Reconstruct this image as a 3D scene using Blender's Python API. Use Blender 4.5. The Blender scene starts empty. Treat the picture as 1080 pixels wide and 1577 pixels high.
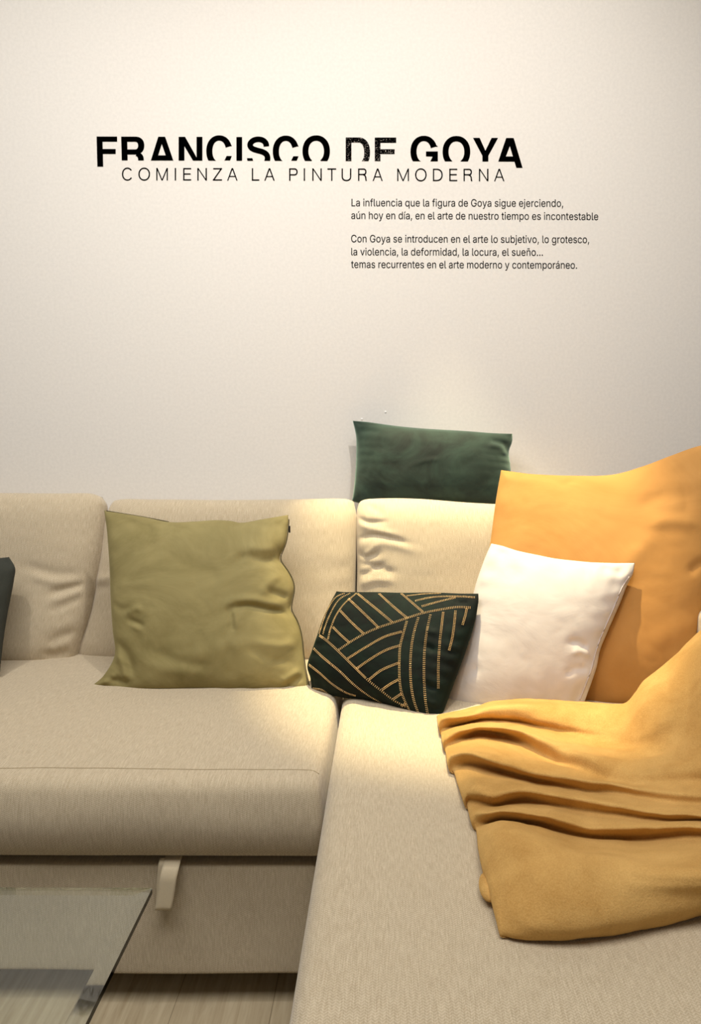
import bpy, bmesh, math, random
import numpy as np
from mathutils import Vector, Matrix, noise
from mathutils.bvhtree import BVHTree
from mathutils.geometry import delaunay_2d_cdt

SC = bpy.context.scene
COL = SC.collection
random.seed(7)

# ------------------------------------------------------------------ camera
CAM_Z, PITCH, ROLL, FPX, CU, CV = 1.139, 8.5, 0.2, 1184.0, 605.0, 788.5
cam_d = bpy.data.cameras.new('camera')
cam_d.sensor_fit = 'VERTICAL'
cam_d.sensor_height = 36.0
cam_d.lens = 36.0 * FPX / 1577.0
cam_d.shift_x = -(CU - 540.0) / 1577.0
cam_d.clip_start = 0.05
cam = bpy.data.objects.new('camera', cam_d)
COL.objects.link(cam)
cam_rot = Matrix.Rotation(math.radians(90 - PITCH), 3, 'X') @ Matrix.Rotation(math.radians(ROLL), 3, 'Z')
cam.matrix_world = Matrix.Translation((0, 0, CAM_Z)) @ cam_rot.to_4x4()
SC.camera = cam

# ------------------------------------------------------------------ colour management
vs = SC.view_settings
vs.view_transform = 'Standard'
vs.look = 'None'
vs.exposure = 0.0
vs.gamma = 1.0
vs.use_curve_mapping = False

# ------------------------------------------------------------------ light
world = bpy.data.worlds.new('daylight')
SC.world = world
world.use_nodes = True
bg = world.node_tree.nodes['Background']
bg.inputs['Color'].default_value = (0.98, 0.97, 1.0, 1)
bg.inputs['Strength'].default_value = 0.16


def area(name, loc, size, power, color, aim):
    d = bpy.data.lights.new(name, 'AREA')
    d.shape = 'RECTANGLE'
    d.size, d.size_y = size
    d.energy = power
    d.color = color
    o = bpy.data.objects.new(name, d)
    COL.objects.link(o)
    o.location = loc
    o.rotation_euler = (Vector(aim) - Vector(loc)).to_track_quat('-Z', 'Y').to_euler()
    return o


def spot(name, loc, aim, power, color, cone, blend, radius):
    d = bpy.data.lights.new(name, 'SPOT')
    d.energy = power
    d.color = color
    d.spot_size = math.radians(cone)
    d.spot_blend = blend
    d.shadow_soft_size = radius
    o = bpy.data.objects.new(name, d)
    COL.objects.link(o)
    o.location = loc
    o.rotation_euler = (Vector(aim) - Vector(loc)).to_track_quat('-Z', 'Y').to_euler()
    return o


area('ceiling_panel_light', (-0.3, 0.45, 2.74), (2.0, 1.0), 50, (1.0, 0.985, 0.97), (-0.3, 0.65, 0))
spot('gallery_spot_light', (-0.02, 1.97, 2.72), (0.24, 1.88, 0.46), 400, (1.0, 0.84, 0.51), 33, 0.6, 0.02)
spot('gallery_spot_light.001', (0.25, 0.95, 2.72), (0.06, 2.32, 1.45), 70, (1.0, 0.94, 0.87), 100, 1.0, 0.03)
spot('gallery_spot_light.002', (-1.05, 0.95, 2.72), (-1.0, 2.32, 1.35), 46, (1.0, 0.96, 0.91), 100, 1.0, 0.03)
spot('gallery_spot_light.003', (0.98, 1.60, 2.72), (0.86, 1.84, 0.95), 50, (1.0, 0.88, 0.68), 20, 0.8, 0.025)


# ------------------------------------------------------------------ helpers
def ray(u, v):
    d = cam_rot @ Vector(((u - CU) / FPX, -(v - CV) / FPX, -1.0))
    return Vector((0, 0, CAM_Z)), d


def hit(u, v, plane):
    """point where the line of sight through a photo pixel meets a plane: plane = (Y0, kx, kz, x0, z0), Y = Y0+kx(x-x0)+kz(z-z0)"""
    o, d = ray(u, v)
    Y0, kx, kz, x0, z0 = plane
    t = (Y0 + kx * (o.x - x0) + kz * (o.z - z0) - o.y) / (d.y - kx * d.x - kz * d.z)
    return o + d * t


def hit_z(u, v, z):
    o, d = ray(u, v)
    return o + d * ((z - o.z) / d.z)


def pnormal(plane):
    return Vector((plane[1], -1.0, plane[2])).normalized()


def tag(o, label=None, cat=None, group=None, kind=None):
    if label: o['label'] = label
    if cat: o['category'] = cat
    if group: o['group'] = group
    if kind: o['kind'] = kind
    return o


def empty(name, loc):
    o = bpy.data.objects.new(name, None)
    o.empty_display_size = 0.1
    o.location = loc
    COL.objects.link(o)
    return o


def base_of(o):
    p = Vector((0, 0, 0))
    while o is not None:
        p += o.location
        o = o.parent
    return p


def obj(name, verts, faces, mat, parent=None, loc=None, smooth=True, uvs=None):
    """one mesh object from world-space vertices; the origin goes to its parent's base or to loc"""
    me = bpy.data.meshes.new(name)
    org = base_of(parent) if parent else Vector(loc if loc is not None else (0, 0, 0))
    me.from_pydata([(v[0] - org.x, v[1] - org.y, v[2] - org.z) for v in verts], [], faces)
    if uvs is not None:
        ul = me.uv_layers.new(name='UVMap')
        li = np.empty(len(me.loops), dtype=np.int32)
        me.loops.foreach_get('vertex_index', li)
        ul.data.foreach_set('uv', np.asarray(uvs, dtype=np.float32)[li].ravel())
    me.update()
    bm = bmesh.new(); bm.from_mesh(me)
    bmesh.ops.recalc_face_normals(bm, faces=bm.faces)
    bm.to_mesh(me); bm.free()
    if smooth:
        me.shade_smooth()
    if mat: me.materials.append(mat)
    o = bpy.data.objects.new(name, me)
    COL.objects.link(o)
    if parent:
        o.parent = parent
    else:
        o.location = org
    return o


def box_geo(x0, x1, y0, y1, z0, z1):
    v = [(x0, y0, z0), (x1, y0, z0), (x1, y1, z0), (x0, y1, z0), (x0, y0, z1), (x1, y0, z1), (x1, y1, z1), (x0, y1, z1)]
    f = [(0, 3, 2, 1), (4, 5, 6, 7), (0, 1, 5, 4), (1, 2, 6, 5), (2, 3, 7, 6), (3, 0, 4, 7)]
    return v, f


def axis_samples(a, b, r, n, k=5):
    s = [a + r * (1 - math.cos(math.pi / 2 * i / k)) for i in range(k)]
    s += [a + r + (b - a - 2 * r) * i / n for i in range(n)]
    s += [b - r + r * math.sin(math.pi / 2 * i / k) for i in range(k + 1)]
    return s


def rounded_box(x0, x1, y0, y1, z0, z1, r, n=(24, 16, 8), disp=None):
    """rounded block as a fine quad mesh; disp(p) may move each point (cushion crown, sags)"""
    X, Y, Z = (axis_samples(a, b, min(r, (b - a) * .49), k) for a, b, k in ((x0, x1, n[0]), (y0, y1, n[1]), (z0, z1, n[2])))
    idx, verts, faces = {}, [], []

    def vid(i, j, k):
        key = (i, j, k)
        if key not in idx:
            p = Vector((X[i], Y[j], Z[k]))
            inner = Vector((min(max(p.x, x0 + r), x1 - r), min(max(p.y, y0 + r), y1 - r), min(max(p.z, z0 + r), z1 - r)))
            d = p - inner
            if d.length > 1e-9:
                p = inner + d.normalized() * r
            if disp: p = disp(p)
            idx[key] = len(verts); verts.append(p)
        return idx[key]
    nx, ny, nz = len(X) - 1, len(Y) - 1, len(Z) - 1
    for i in range(nx):
        for j in range(ny):
            for k in (0, nz):
                faces.append([vid(i, j, k), vid(i + 1, j, k), vid(i + 1, j + 1, k), vid(i, j + 1, k)])
    for i in range(nx):
        for k in range(nz):
            for j in (0, ny):
                faces.append([vid(i, j, k), vid(i + 1, j, k), vid(i + 1, j, k + 1), vid(i, j, k + 1)])
    for j in range(ny):
        for k in range(nz):
            for i in (0, nx):
                faces.append([vid(i, j, k), vid(i, j + 1, k), vid(i, j + 1, k + 1), vid(i, j, k + 1)])
    return verts, faces


def tube_geo(pts, r, seg=8):
    pts = [Vector(p) for p in pts]
    verts, faces = [], []
    for i, p in enumerate(pts):
        t = (pts[min(i + 1, len(pts) - 1)] - pts[max(i - 1, 0)]).normalized()
        a = Vector((0, 0, 1)) if abs(t.z) < .9 else Vector((1, 0, 0))
        n = t.cross(a).normalized(); b = t.cross(n)
        for k in range(seg):
            an = 2 * math.pi * k / seg
            verts.append(p + (n * math.cos(an) + b * math.sin(an)) * r)
    for i in range(len(pts) - 1):
        for k in range(seg):
            faces.append((i * seg + k, i * seg + (k + 1) % seg, (i + 1) * seg + (k + 1) % seg, (i + 1) * seg + k))
    faces.append(tuple(range(seg))[::-1]); faces.append(tuple((len(pts) - 1) * seg + k for k in range(seg)))
    return verts, faces


def cyl_geo(cx, cy, z0, z1, r0, r1, seg=24):
    verts = [(cx + r * math.cos(2 * math.pi * k / seg), cy + r * math.sin(2 * math.pi * k / seg), z) for z, r in ((z0, r0), (z1, r1)) for k in range(seg)]
    faces = [(k, (k + 1) % seg, seg + (k + 1) % seg, seg + k) for k in range(seg)]
    faces += [tuple(range(seg))[::-1], tuple(range(seg, 2 * seg))]
    return verts, faces


# ------------------------------------------------------------------ materials
def srgb(r, g, b):
    f = lambda c: (c / 255) / 12.92 if c <= 10 else (((c / 255) + .055) / 1.055) ** 2.4
    return (f(r), f(g), f(b), 1.0)


def new_mat(name):
    m = bpy.data.materials.new(name)
    m.use_nodes = True
    nt = m.node_tree
    return m, nt, nt.nodes['Principled BSDF']


def node(nt, kind, **kw):
    n = nt.nodes.new(kind)
    for k, v in kw.items():
        if k in n.inputs.keys(): n.inputs[k].default_value = v
        else: setattr(n, k, v)
    return n


def mapped(nt, scale, coord='Object', rot=(0, 0, 0)):
    tc = node(nt, 'ShaderNodeTexCoord'); mp = node(nt, 'ShaderNodeMapping')
    mp.inputs['Scale'].default_value = scale
    mp.inputs['Rotation'].default_value = rot
    nt.links.new(tc.outputs[coord], mp.inputs['Vector'])
    return mp.outputs['Vector']


def ramp(nt, fac, c0, c1, p0=0.3, p1=0.7):
    r = node(nt, 'ShaderNodeValToRGB')
    r.color_ramp.elements[0].position = p0; r.color_ramp.elements[1].position = p1
    r.color_ramp.elements[0].color = c0; r.color_ramp.elements[1].color = c1
    nt.links.new(fac, r.inputs['Fac'])
    return r.outputs['Color']


def noise_tex(nt, vec, scale, detail=3, rough=.55, dist=0.0):
    n = node(nt, 'ShaderNodeTexNoise')
    n.inputs['Scale'].default_value = scale; n.inputs['Detail'].default_value = detail
    n.inputs['Roughness'].default_value = rough; n.inputs['Distortion'].default_value = dist
    nt.links.new(vec, n.inputs['Vector'])
    return n.outputs['Fac']


def bump(nt, bsdf, h, strength, dist, prev=None):
    b = node(nt, 'ShaderNodeBump')
    b.inputs['Strength'].default_value = strength; b.inputs['Distance'].default_value = dist
    nt.links.new(h, b.inputs['Height'])
    if prev is not None: nt.links.new(prev, b.inputs['Normal'])
    nt.links.new(b.outputs['Normal'], bsdf.inputs['Normal'])
    return b.outputs['Normal']


def math_n(nt, op, a, b=None):
    m = node(nt, 'ShaderNodeMath', operation=op)
    for i, x in enumerate((a, b)):
        if x is None: continue
        if isinstance(x, (int, float)): m.inputs[i].default_value = x
        else: nt.links.new(x, m.inputs[i])
    return m.outputs[0]


def weave_mat(name, dark, light, along='Y', across=620.0, coord='Object'):
    """heavy woven upholstery: streaky yarns with a fine zigzag twill"""
    m, nt, b = new_mat(name)
    b.inputs['Roughness'].default_value = 0.95
    b.inputs['Sheen Weight'].default_value = 0.25
    b.inputs['Sheen Roughness'].default_value = 0.6
    tc = node(nt, 'ShaderNodeTexCoord'); sp = node(nt, 'ShaderNodeSeparateXYZ')
    nt.links.new(tc.outputs[coord], sp.inputs[0])
    x, y, z = sp.outputs
    run = y if along == 'Y' else z
    sc = (across, 48, 48)
    if along == 'UV':
        run = y
    streak = noise_tex(nt, mapped(nt, sc, coord), 1.0, 3, .6)
    grain = noise_tex(nt, mapped(nt, (380, 380, 380), coord), 1.0, 2, .6)
    run2 = math_n(nt, 'ADD', y, z)
    tri = math_n(nt, 'PINGPONG', x, 0.0042)
    ph = math_n(nt, 'ADD', math_n(nt, 'MULTIPLY', run2, 1.0), math_n(nt, 'MULTIPLY', tri, 0.9))
    zig = math_n(nt, 'SINE', math_n(nt, 'MULTIPLY', ph, 1450.0))
    zig = math_n(nt, 'ADD', math_n(nt, 'MULTIPLY', zig, 0.5), 0.5)
    h = math_n(nt, 'ADD', math_n(nt, 'MULTIPLY', streak, 0.7), math_n(nt, 'ADD', math_n(nt, 'MULTIPLY', zig, 0.17), math_n(nt, 'MULTIPLY', grain, 0.35)))
    nt.links.new(ramp(nt, h, dark, light, .45, 1.0), b.inputs['Base Color'])
    bump(nt, b, h, 0.5, 0.0012)
    return m


def velvet_mat(name, c0, c1, sheen, tint, rough=.8, nscale=9.0, bumpy=.25, srough=.35):
    m, nt, b = new_mat(name)
    b.inputs['Roughness'].default_value = rough
    b.inputs['Specular IOR Level'].default_value = 0.2
    b.inputs['Sheen Weight'].default_value = sheen
    b.inputs['Sheen Roughness'].default_value = srough
    b.inputs['Sheen Tint'].default_value = tint
    n = noise_tex(nt, mapped(nt, (1, 1, 1.6)), nscale, 6, .62, 1.2)
    nt.links.new(ramp(nt, n, c0, c1, .35, .68), b.inputs['Base Color'])
    fine = noise_tex(nt, mapped(nt, (1, 1, 1)), 900, 2, .6)
    p = bump(nt, b, fine, bumpy, 0.0006)
    bump(nt, b, n, .35, 0.004, p)
    return m


def plain_mat(name, col, rough=.6, metal=0.0, nscale=300, bstr=.1, bdist=.0005):
    m, nt, b = new_mat(name)
    b.inputs['Roughness'].default_value = rough; b.inputs['Metallic'].default_value = metal
    n = noise_tex(nt, mapped(nt, (1, 1, 1)), nscale, 3)
    lo = tuple(c * .93 for c in col[:3]) + (1,)
    nt.links.new(ramp(nt, n, lo, col), b.inputs['Base Color'])
    bump(nt, b, n, bstr, bdist)
    return m


SOFA_D, SOFA_L = srgb(172, 155, 126), srgb(220, 206, 178)
M_SOFA = weave_mat('sofa_weave', SOFA_D, SOFA_L)
M_STITCH = plain_mat('sofa_thread', srgb(172, 156, 126), .9)
M_BLACK = plain_mat('black_plastic', srgb(16, 15, 14), .5)
M_STRAP = plain_mat('strap_webbing', srgb(205, 190, 160), .95, 0, 900, .5, .001)
M_DARK = plain_mat('zipper_tape', srgb(74, 66, 36), .7)
M_WALL = plain_mat('wall_paint', srgb(231, 227, 220), .85, 0, 120, .03, .0006)
M_SIDE = plain_mat('side_wall_bounce_cut', srgb(132, 126, 118), .9)  # unseen side walls, toned darker so less light bounces onto the sofa
M_CEIL = plain_mat('ceiling_paint', srgb(238, 236, 232), .9)
M_SILVER = plain_mat('chrome', srgb(200, 200, 198), .15, 1.0)


def floor_mat():
    m, nt, b = new_mat('pale_oak_boards')
    b.inputs['Roughness'].default_value = .55
    v = mapped(nt, (1, 1, 1), 'Object', (0, 0, math.radians(90)))
    br = node(nt, 'ShaderNodeTexBrick')
    br.offset = 0.37
    br.inputs['Scale'].default_value = 1.0
    br.inputs['Brick Width'].default_value = 2.6
    br.inputs['Row Height'].default_value = 0.19
    br.inputs['Mortar Size'].default_value = 0.001
    br.inputs['Color1'].default_value = srgb(186, 171, 142)
    br.inputs['Color2'].default_value = srgb(174, 159, 131)
    br.inputs['Mortar'].default_value = srgb(140, 126, 100)
    nt.links.new(v, br.inputs['Vector'])
    g = noise_tex(nt, mapped(nt, (38, 2.2, 1)), 1.6, 8, .68, .8)
    mix = node(nt, 'ShaderNodeMix', data_type='RGBA', blend_type='MULTIPLY')
    mix.inputs[0].default_value = 1.0
    nt.links.new(br.outputs['Color'], mix.inputs[6])
    nt.links.new(ramp(nt, g, (.70, .66, .60, 1), (1, 1, 1, 1), .32, .66), mix.inputs[7])
    nt.links.new(mix.outputs[2], b.inputs['Base Color'])
    bump(nt, b, g, .2, .001)
    return m


M_FLOOR = floor_mat()

# ------------------------------------------------------------------ the room
WY = 2.325
XL, XR, YF, ZC = -2.6, 2.4, -2.6, 2.78
FZ = -0.03


def structure(name, geo, mat, label):
    o = obj(name, geo[0], geo[1], mat, None, geo[0][0], smooth=False)
    return tag(o, label, None, None, 'structure')


structure('floor', box_geo(XL - .1, XR + .1, YF - .1, WY + .1, FZ - .06, FZ), M_FLOOR, 'pale wood plank floor')
structure('wall_back', box_geo(XL - .1, XR + .1, WY, WY + .1, FZ, ZC), M_WALL, 'off white wall carrying the black lettering')
structure('wall_left', box_geo(XL - .1, XL, YF, WY, FZ, ZC), M_SIDE, 'unseen side wall on the left, toned taupe to cut bounce light')
structure('wall_right', box_geo(XR, XR + .1, YF, WY, FZ, ZC), M_SIDE, 'unseen side wall on the right, toned taupe to cut bounce light')
structure('ceiling', box_geo(XL - .1, XR + .1, YF - .1, WY + .1, ZC, ZC + .06), M_CEIL, 'white ceiling')

# ------------------------------------------------------------------ corner sofa
SEAT_Z, FY = 0.44, 1.32
sofa = tag(empty('corner_sofa', (-.4, 1.9, FZ)), 'beige woven corner sofa with chaise on the right, standing against the wall', 'sofa')


def seat_disp(p):
    q = p.copy()
    if p.z > .36:
        cx = (p.x + .84) / .74; cy = (p.y - 1.75) / .43
        q.z += .012 * max(0, 1 - cx * cx) * max(0, 1 - cy * cy)
        q.z += .0022 * noise.noise(Vector((p.x * 5, p.y * 5, 1)))
    if p.y < FY + .06:
        t = (p.z - .284) / .156
        q.y -= .016 * max(0, math.sin(math.pi * min(max(t, 0), 1))) - .004 * noise.noise(Vector((p.x * 4, 0, p.z * 9)))
    if p.z > .40 and p.y < FY + .12:
        q.z += .002 * noise.noise(Vector((p.x * 11, p.y * 11, 4)))
    if p.x > -.2:
        q.x -= .01 * max(0, (p.z - .36) / .08)
    return q


v, f = rounded_box(-1.56, -.124, FY, 2.14, .284, SEAT_Z, .022, (70, 30, 8), seat_disp)
seat = obj('seat', v, f, M_SOFA, sofa)
BV_SEAT = BVHTree.FromPolygons([tuple(p) for p in v], f)
# the stitched line along the front edge of the seat
st = []
for i in range(180):
    x = -1.53 + (1.53 - .138) * i / 179
    y = FY + .047 + .003 * noise.noise(Vector((x * 6, 3, 0)))
    r = BV_SEAT.ray_cast(Vector((x, y, 1)), Vector((0, 0, -1)))
    st.append(r[0] + Vector((0, 0, .0002)))
obj('front_seam', *tube_geo(st, .0011, 6), M_STITCH, seat)


def chaise_disp(p):
    q = p.copy()
    if p.z > .36:
        cx = (p.x - .29) / .41; cy = (p.y - 1.35) / .8
        q.z += .012 * max(0, 1 - cx * cx) * max(0, 1 - cy * cy)
        q.z += .002 * noise.noise(Vector((p.x * 5, p.y * 5, 7)))
    return q


v, f = rounded_box(-.120, .695, .50, 2.14, .036, SEAT_Z, .035, (40, 60, 12), chaise_disp)
chaise = obj('chaise', v, f, M_SOFA, sofa)
BV_CH = BVHTree.FromPolygons([tuple(p) for p in v], f)


def panel_disp(p):
    q = p.copy()
    q.y += .004 * noise.noise(Vector((p.x * 4, 1, p.z * 5)))
    return q


v, f = rounded_box(-1.55, -.14, FY + .012, 1.9, .036, .266, .010, (60, 12, 10), panel_disp)
drawer = obj('drawer_panel', v, f, M_SOFA, sofa)
v, f = rounded_box(-1.62, .77, 2.165, 2.30, .055, .80, .03, (40, 5, 14))
obj('backrest_frame', v, f, M_SOFA, sofa)
v, f = rounded_box(.70, .775, .60, 2.165, .055, .66, .022, (5, 40, 14))
obj('armrest', v, f, M_SOFA, sofa)
v, f = rounded_box(-1.625, -1.565, 1.36, 2.165, .055, .66, .022, (5, 20, 14))
obj('armrest', v, f, M_SOFA, sofa)
for lx, ly in ((-1.5, 1.5), (-.3, 1.55), (-1.5, 2.15), (.0, .62), (.66, .62), (.66, 2.15), (-.05, 2.15)):
    obj('foot', *cyl_geo(lx, ly, FZ, .042, .022, .026, 16), M_BLACK, sofa)


def strap():
    pts = []
    p0 = hit(263, 1316, (FY - .002, 0, 0, 0, 0))
    x0 = p0.x
    path = [(0, .014, .004), (0, .004, .002), (0, -.010, -.006), (-.003, -.017, -.022), (-.006, -.019, -.045), (-.010, -.021, -.070), (-.013, -.022, -.085),
            (-.0145, -.018, -.0915), (-.015, -.010, -.089), (-.0148, -.006, -.075), (-.014, -.005, -.05), (-.012, -.003, -.025), (-.010, -.001, -.004), (-.009, .008, .003)]
    verts, faces = [], []
    P = []
    for i in range(len(path) - 1):
        for k in range(5):
            t = k / 5
            P.append(Vector(path[i]).lerp(Vector(path[i + 1]), t))
    P.append(Vector(path[-1]))
    for _ in range(3):
        P = [P[0]] + [(P[i - 1] + P[i] * 2 + P[i + 1]) / 4 for i in range(1, len(P) - 1)] + [P[-1]]
    w = .0155
    m = 7
    for i, p in enumerate(P):
        t = (P[min(i + 1, len(P) - 1)] - P[max(i - 1, 0)]).normalized()
        n = t.cross(Vector((1, 0, 0))).normalized() * .0012
        for side in (-1, 1):
            for j in range(m):
                a = -1 + 2 * j / (m - 1)
                verts.append(Vector((x0, FY + .004, .278)) + Vector((p.x, p.y, p.z * .93)) + Vector((a * w, 0, 0)) + n * side)
    L = 2 * m
    for i in range(len(P) - 1):
        for j in range(m - 1):
            faces.append((i * L + j, i * L + j + 1, (i + 1) * L + j + 1, (i + 1) * L + j))
            faces.append((i * L + m + j + 1, i * L + m + j, (i + 1) * L + m + j, (i + 1) * L + m + j + 1))
        faces.append((i * L, (i + 1) * L, (i + 1) * L + m, i * L + m))
        faces.append((i * L + m - 1, i * L + 2 * m - 1, (i + 1) * L + 2 * m - 1, (i + 1) * L + m - 1))
    return verts, faces


tag(obj('pull_strap', *strap(), M_STRAP, sofa), 'pale folded fabric pull strap')


# ------------------------------------------------------------------ cushions
def resample(poly, n, warp=None):
    P = [np.array(p, float) for p in poly]
    d = np.concatenate([[0], np.cumsum([np.linalg.norm(P[i + 1] - P[i]) for i in range(len(P) - 1)])])
    t = (warp if warp is not None else np.linspace(0, 1, n)) * d[-1]
    A = np.array(P)
    # Catmull-Rom through the traced points
    out = np.empty((len(t), A.shape[1]))
    for i, s in enumerate(t):
        k = min(max(int(np.searchsorted(d, s, side='right') - 1), 0), len(P) - 2)
        h = d[k + 1] - d[k]
        a = (s - d[k]) / h
        m0 = (A[k + 1] - A[k - 1]) / (d[k + 1] - d[k - 1]) * h if k > 0 else A[k + 1] - A[k]
        m1 = (A[k + 2] - A[k]) / (d[k + 2] - d[k]) * h if k + 2 < len(P) else A[k + 1] - A[k]
        out[i] = (2 * a**3 - 3 * a**2 + 1) * A[k] + (a**3 - 2 * a**2 + a) * m0 + (-2 * a**3 + 3 * a**2) * A[k + 1] + (a**3 - a**2) * m1
    return out


def crease_field(px, creases):
    """sum of soft folds: each crease = (polyline in photo pixels, width px, height m)"""
    D = np.zeros(px.shape[:2])
    for line, w, h in creases:
        L = resample(line, 40)
        seg = L[None, None] - px[:, :, None, :]
        d2 = (seg ** 2).sum(-1)
        k = d2.argmin(-1)
        dm = d2.min(-1)
        t = k / 39.0
        taper = np.clip(np.minimum(t, 1 - t) * 4 + .25, 0, 1)
        D += h * np.exp(-dm / (w * w)) * taper
    return D


def cushion_geo(top, right, bottom, left, plane, T, N=96, p=2.4, q=1.7, creases=(), wrinkle=.004, wscale=7.0, pucker=.003, pk=26, Tb=None, seed=0, corner=.0):
    """closed cushion: the four seam lines are traced corner to corner, lie on a leaning plane and get a padded front and back"""
    t = np.linspace(0, 1, N)
    w = .55 * t + .45 * (.5 - .5 * np.cos(math.pi * t))
    Tp = resample(top, N, w); Bt = resample(bottom, N, w); Lf = resample(left, N, w); Rt = resample(right, N, w)
    # top: TL->TR, right: TR->BR, bottom: BL->BR, left: TL->BL
    U, V = np.meshgrid(w, w)            # V rows from top (0) to bottom (1)
    c = lambda a: a[None, :, :]
    r_ = lambda a: a[:, None, :]
    Uc, Vc = U[..., None], V[..., None]
    S = (1 - Vc) * c(Tp) + Vc * c(Bt) + (1 - Uc) * r_(Lf) + Uc * r_(Rt) \
        - ((1 - Uc) * (1 - Vc) * Tp[0] + Uc * (1 - Vc) * Tp[-1] + (1 - Uc) * Vc * Bt[0] + Uc * Vc * Bt[-1])
    n = pnormal(plane)
    e = lambda x: np.clip(1 - np.abs(2 * x - 1) ** p, 0, 1) ** (1 / q)
    prof = e(U) * e(V)
    CF = crease_field(S, creases) if creases else np.zeros_like(U)
    edge = np.minimum(np.minimum(U, 1 - U), np.minimum(V, 1 - V))
    fade = np.clip(edge / .05, 0, 1)
    fade = fade * fade * (3 - 2 * fade)
    rnd = np.random.RandomState(seed)
    ph = rnd.rand(4) * 6
    tb = np.exp(-np.minimum(V, 1 - V) / .10); lr = np.exp(-np.minimum(U, 1 - U) / .10)
    PK = pucker * fade * (tb * np.sin(pk * U * 2 + 2.5 * np.sin(7 * U + ph[0]) + ph[1]) * (.4 + .6 * np.sin(5 * U + ph[2]) ** 2)
                          + lr * np.sin(pk * V * 2 + 2.5 * np.sin(6 * V + ph[3]) + ph[0]) * (.4 + .6 * np.sin(4 * V + ph[1]) ** 2))
    front, back, uvs = [], [], []
    O = Vector((seed * 3.1, seed * 1.7, 0))
    P0 = [[None] * N for _ in range(N)]
    for i in range(N):
        for j in range(N):
            P0[i][j] = hit(S[i, j, 0], S[i, j, 1], plane)
    wl = (P0[N // 2][0] - P0[N // 2][-1]).length; hl = (P0[0][N // 2] - P0[-1][N // 2]).length
    verts, faces, uv = [], [], []
    fid = np.empty((N, N), int); bid = np.empty((N, N), int)
    Tb = T if Tb is None else Tb
    for i in range(N):
        for j in range(N):
            p0 = P0[i][j]
            q0 = p0 * wscale + O
            wn = noise.noise(q0) + .5 * noise.noise(q0 * 2.3) + .3 * abs(noise.noise(q0 * 4.1))
            dd = T * prof[i, j] + fade[i, j] * (wrinkle * wn + CF[i, j]) + PK[i, j]
            fid[i, j] = len(verts); verts.append(p0 + n * max(dd, 0.0)); uv.append((U[i, j] * wl, (1 - V[i, j]) * hl))
    for i in range(N):
        for j in range(N):
            if i in (0, N - 1) or j in (0, N - 1):
                bid[i, j] = fid[i, j]
            else:
                bid[i, j] = len(verts)
                verts.append(P0[i][j] - n * (Tb * prof[i, j])); uv.append((U[i, j] * wl, (1 - V[i, j]) * hl))
    for i in range(N - 1):
        for j in range(N - 1):
            faces.append((fid[i, j], fid[i, j + 1], fid[i + 1, j + 1], fid[i + 1, j]))
            faces.append((bid[i, j], bid[i + 1, j], bid[i + 1, j + 1], bid[i, j + 1]))
    faces = [tuple(int(a) for a in f) for f in faces]
    return verts, faces, uv, fid


def surface_path(bv, px, off=.001, n=60):
    """points on a built surface under a traced line"""
    out = []
    for u, v in resample(px, n):
        o, d = ray(u, v)
        h = bv.ray_cast(o, d.normalized())
        if h[0] is not None:
            out.append((h[0] + h[1] * (off if h[1].dot(d) < 0 else -off), h[1] if h[1].dot(d) < 0 else -h[1]))
    return out


def smooth_pts(pts, k=2):
    pts = [Vector(p) for p in pts]
    for _ in range(k):
        pts = [pts[0]] + [(pts[i - 1] + pts[i] * 2 + pts[i + 1]) / 4 for i in range(1, len(pts) - 1)] + [pts[-1]]
    return pts


def lowest(verts):
    z = min(v[2] for v in verts)
    c = sum((Vector(v) for v in verts), Vector()) / len(verts)
    return Vector((c.x, c.y, z))


M_BACKC = weave_mat('back_cushion_weave', SOFA_D, SOFA_L, 'Y', 620, 'UV')
GB = 'loose back cushions of the beige sofa'
BACKP = (2.035, 0, .22, 0, .45)

# left one
geo = cushion_geo([(-210, 765), (-150, 760), (0, 759.5), (100, 760), (140, 760), (158, 766)],
                  [(158, 766), (164, 780), (162, 830), (156, 870), (148, 910), (140, 950), (128, 985), (117, 1018)],
                  [(-215, 1026), (-100, 1028), (0, 1027), (60, 1026), (100, 1023), (117, 1018)],
                  [(-210, 765), (-216, 800), (-218, 900), (-215, 1026)],
                  (2.005, -.03, .24, -.9, .45), .085, 100, 5, 2.6,
                  [([(60, 872), (100, 884), (142, 886)], 9, -.006), ([(70, 885), (105, 895), (140, 893)], 7, .006), ([(95, 915), (125, 905), (145, 898)], 6, -.010),
                   ([(100, 925), (125, 915), (143, 908)], 6, .006), ([(95, 940), (120, 930), (140, 918)], 6, -.005), ([(90, 990), (110, 978), (132, 970)], 8, -.008), ([(80, 1008), (105, 1004), (122, 1000)], 9, -.010)],
                  .004, 5, .0015, 20, .07, 1)
o = obj('back_cushion', geo[0], geo[1], M_BACKC, None, lowest(geo[0]), uvs=geo[2])
tag(o, 'plump beige back cushion cut off by the left edge, overlapping the next cushion', 'back cushion', GB)
# middle one
geo = cushion_geo([(170, 782), (182, 770), (230, 769), (350, 770), (450, 769), (530, 768), (545, 772)],
                  [(545, 772), (550, 800), (551, 850), (549, 900), (547, 960), (545, 1018)],
                  [(116, 1019), (150, 1024), (200, 1026), (350, 1026), (480, 1026), (545, 1018)],
                  [(170, 782), (163, 820), (158, 860), (152, 890), (146, 930), (132, 970), (120, 1000), (116, 1019)],
                  (2.045, 0, .22, -.45, .45), .085, 100, 5, 2.6,
                  [([(140, 898), (160, 893), (185, 890)], 7, .005), ([(135, 916), (160, 905), (185, 902)], 7, -.005)],
                  .003, 5, .001, 20, .07, 2)
o = obj('back_cushion', geo[0], geo[1], M_BACKC, None, lowest(geo[0]), uvs=geo[2])
tag(o, 'beige back cushion standing behind the olive cushion', 'back cushion', GB)
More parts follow.
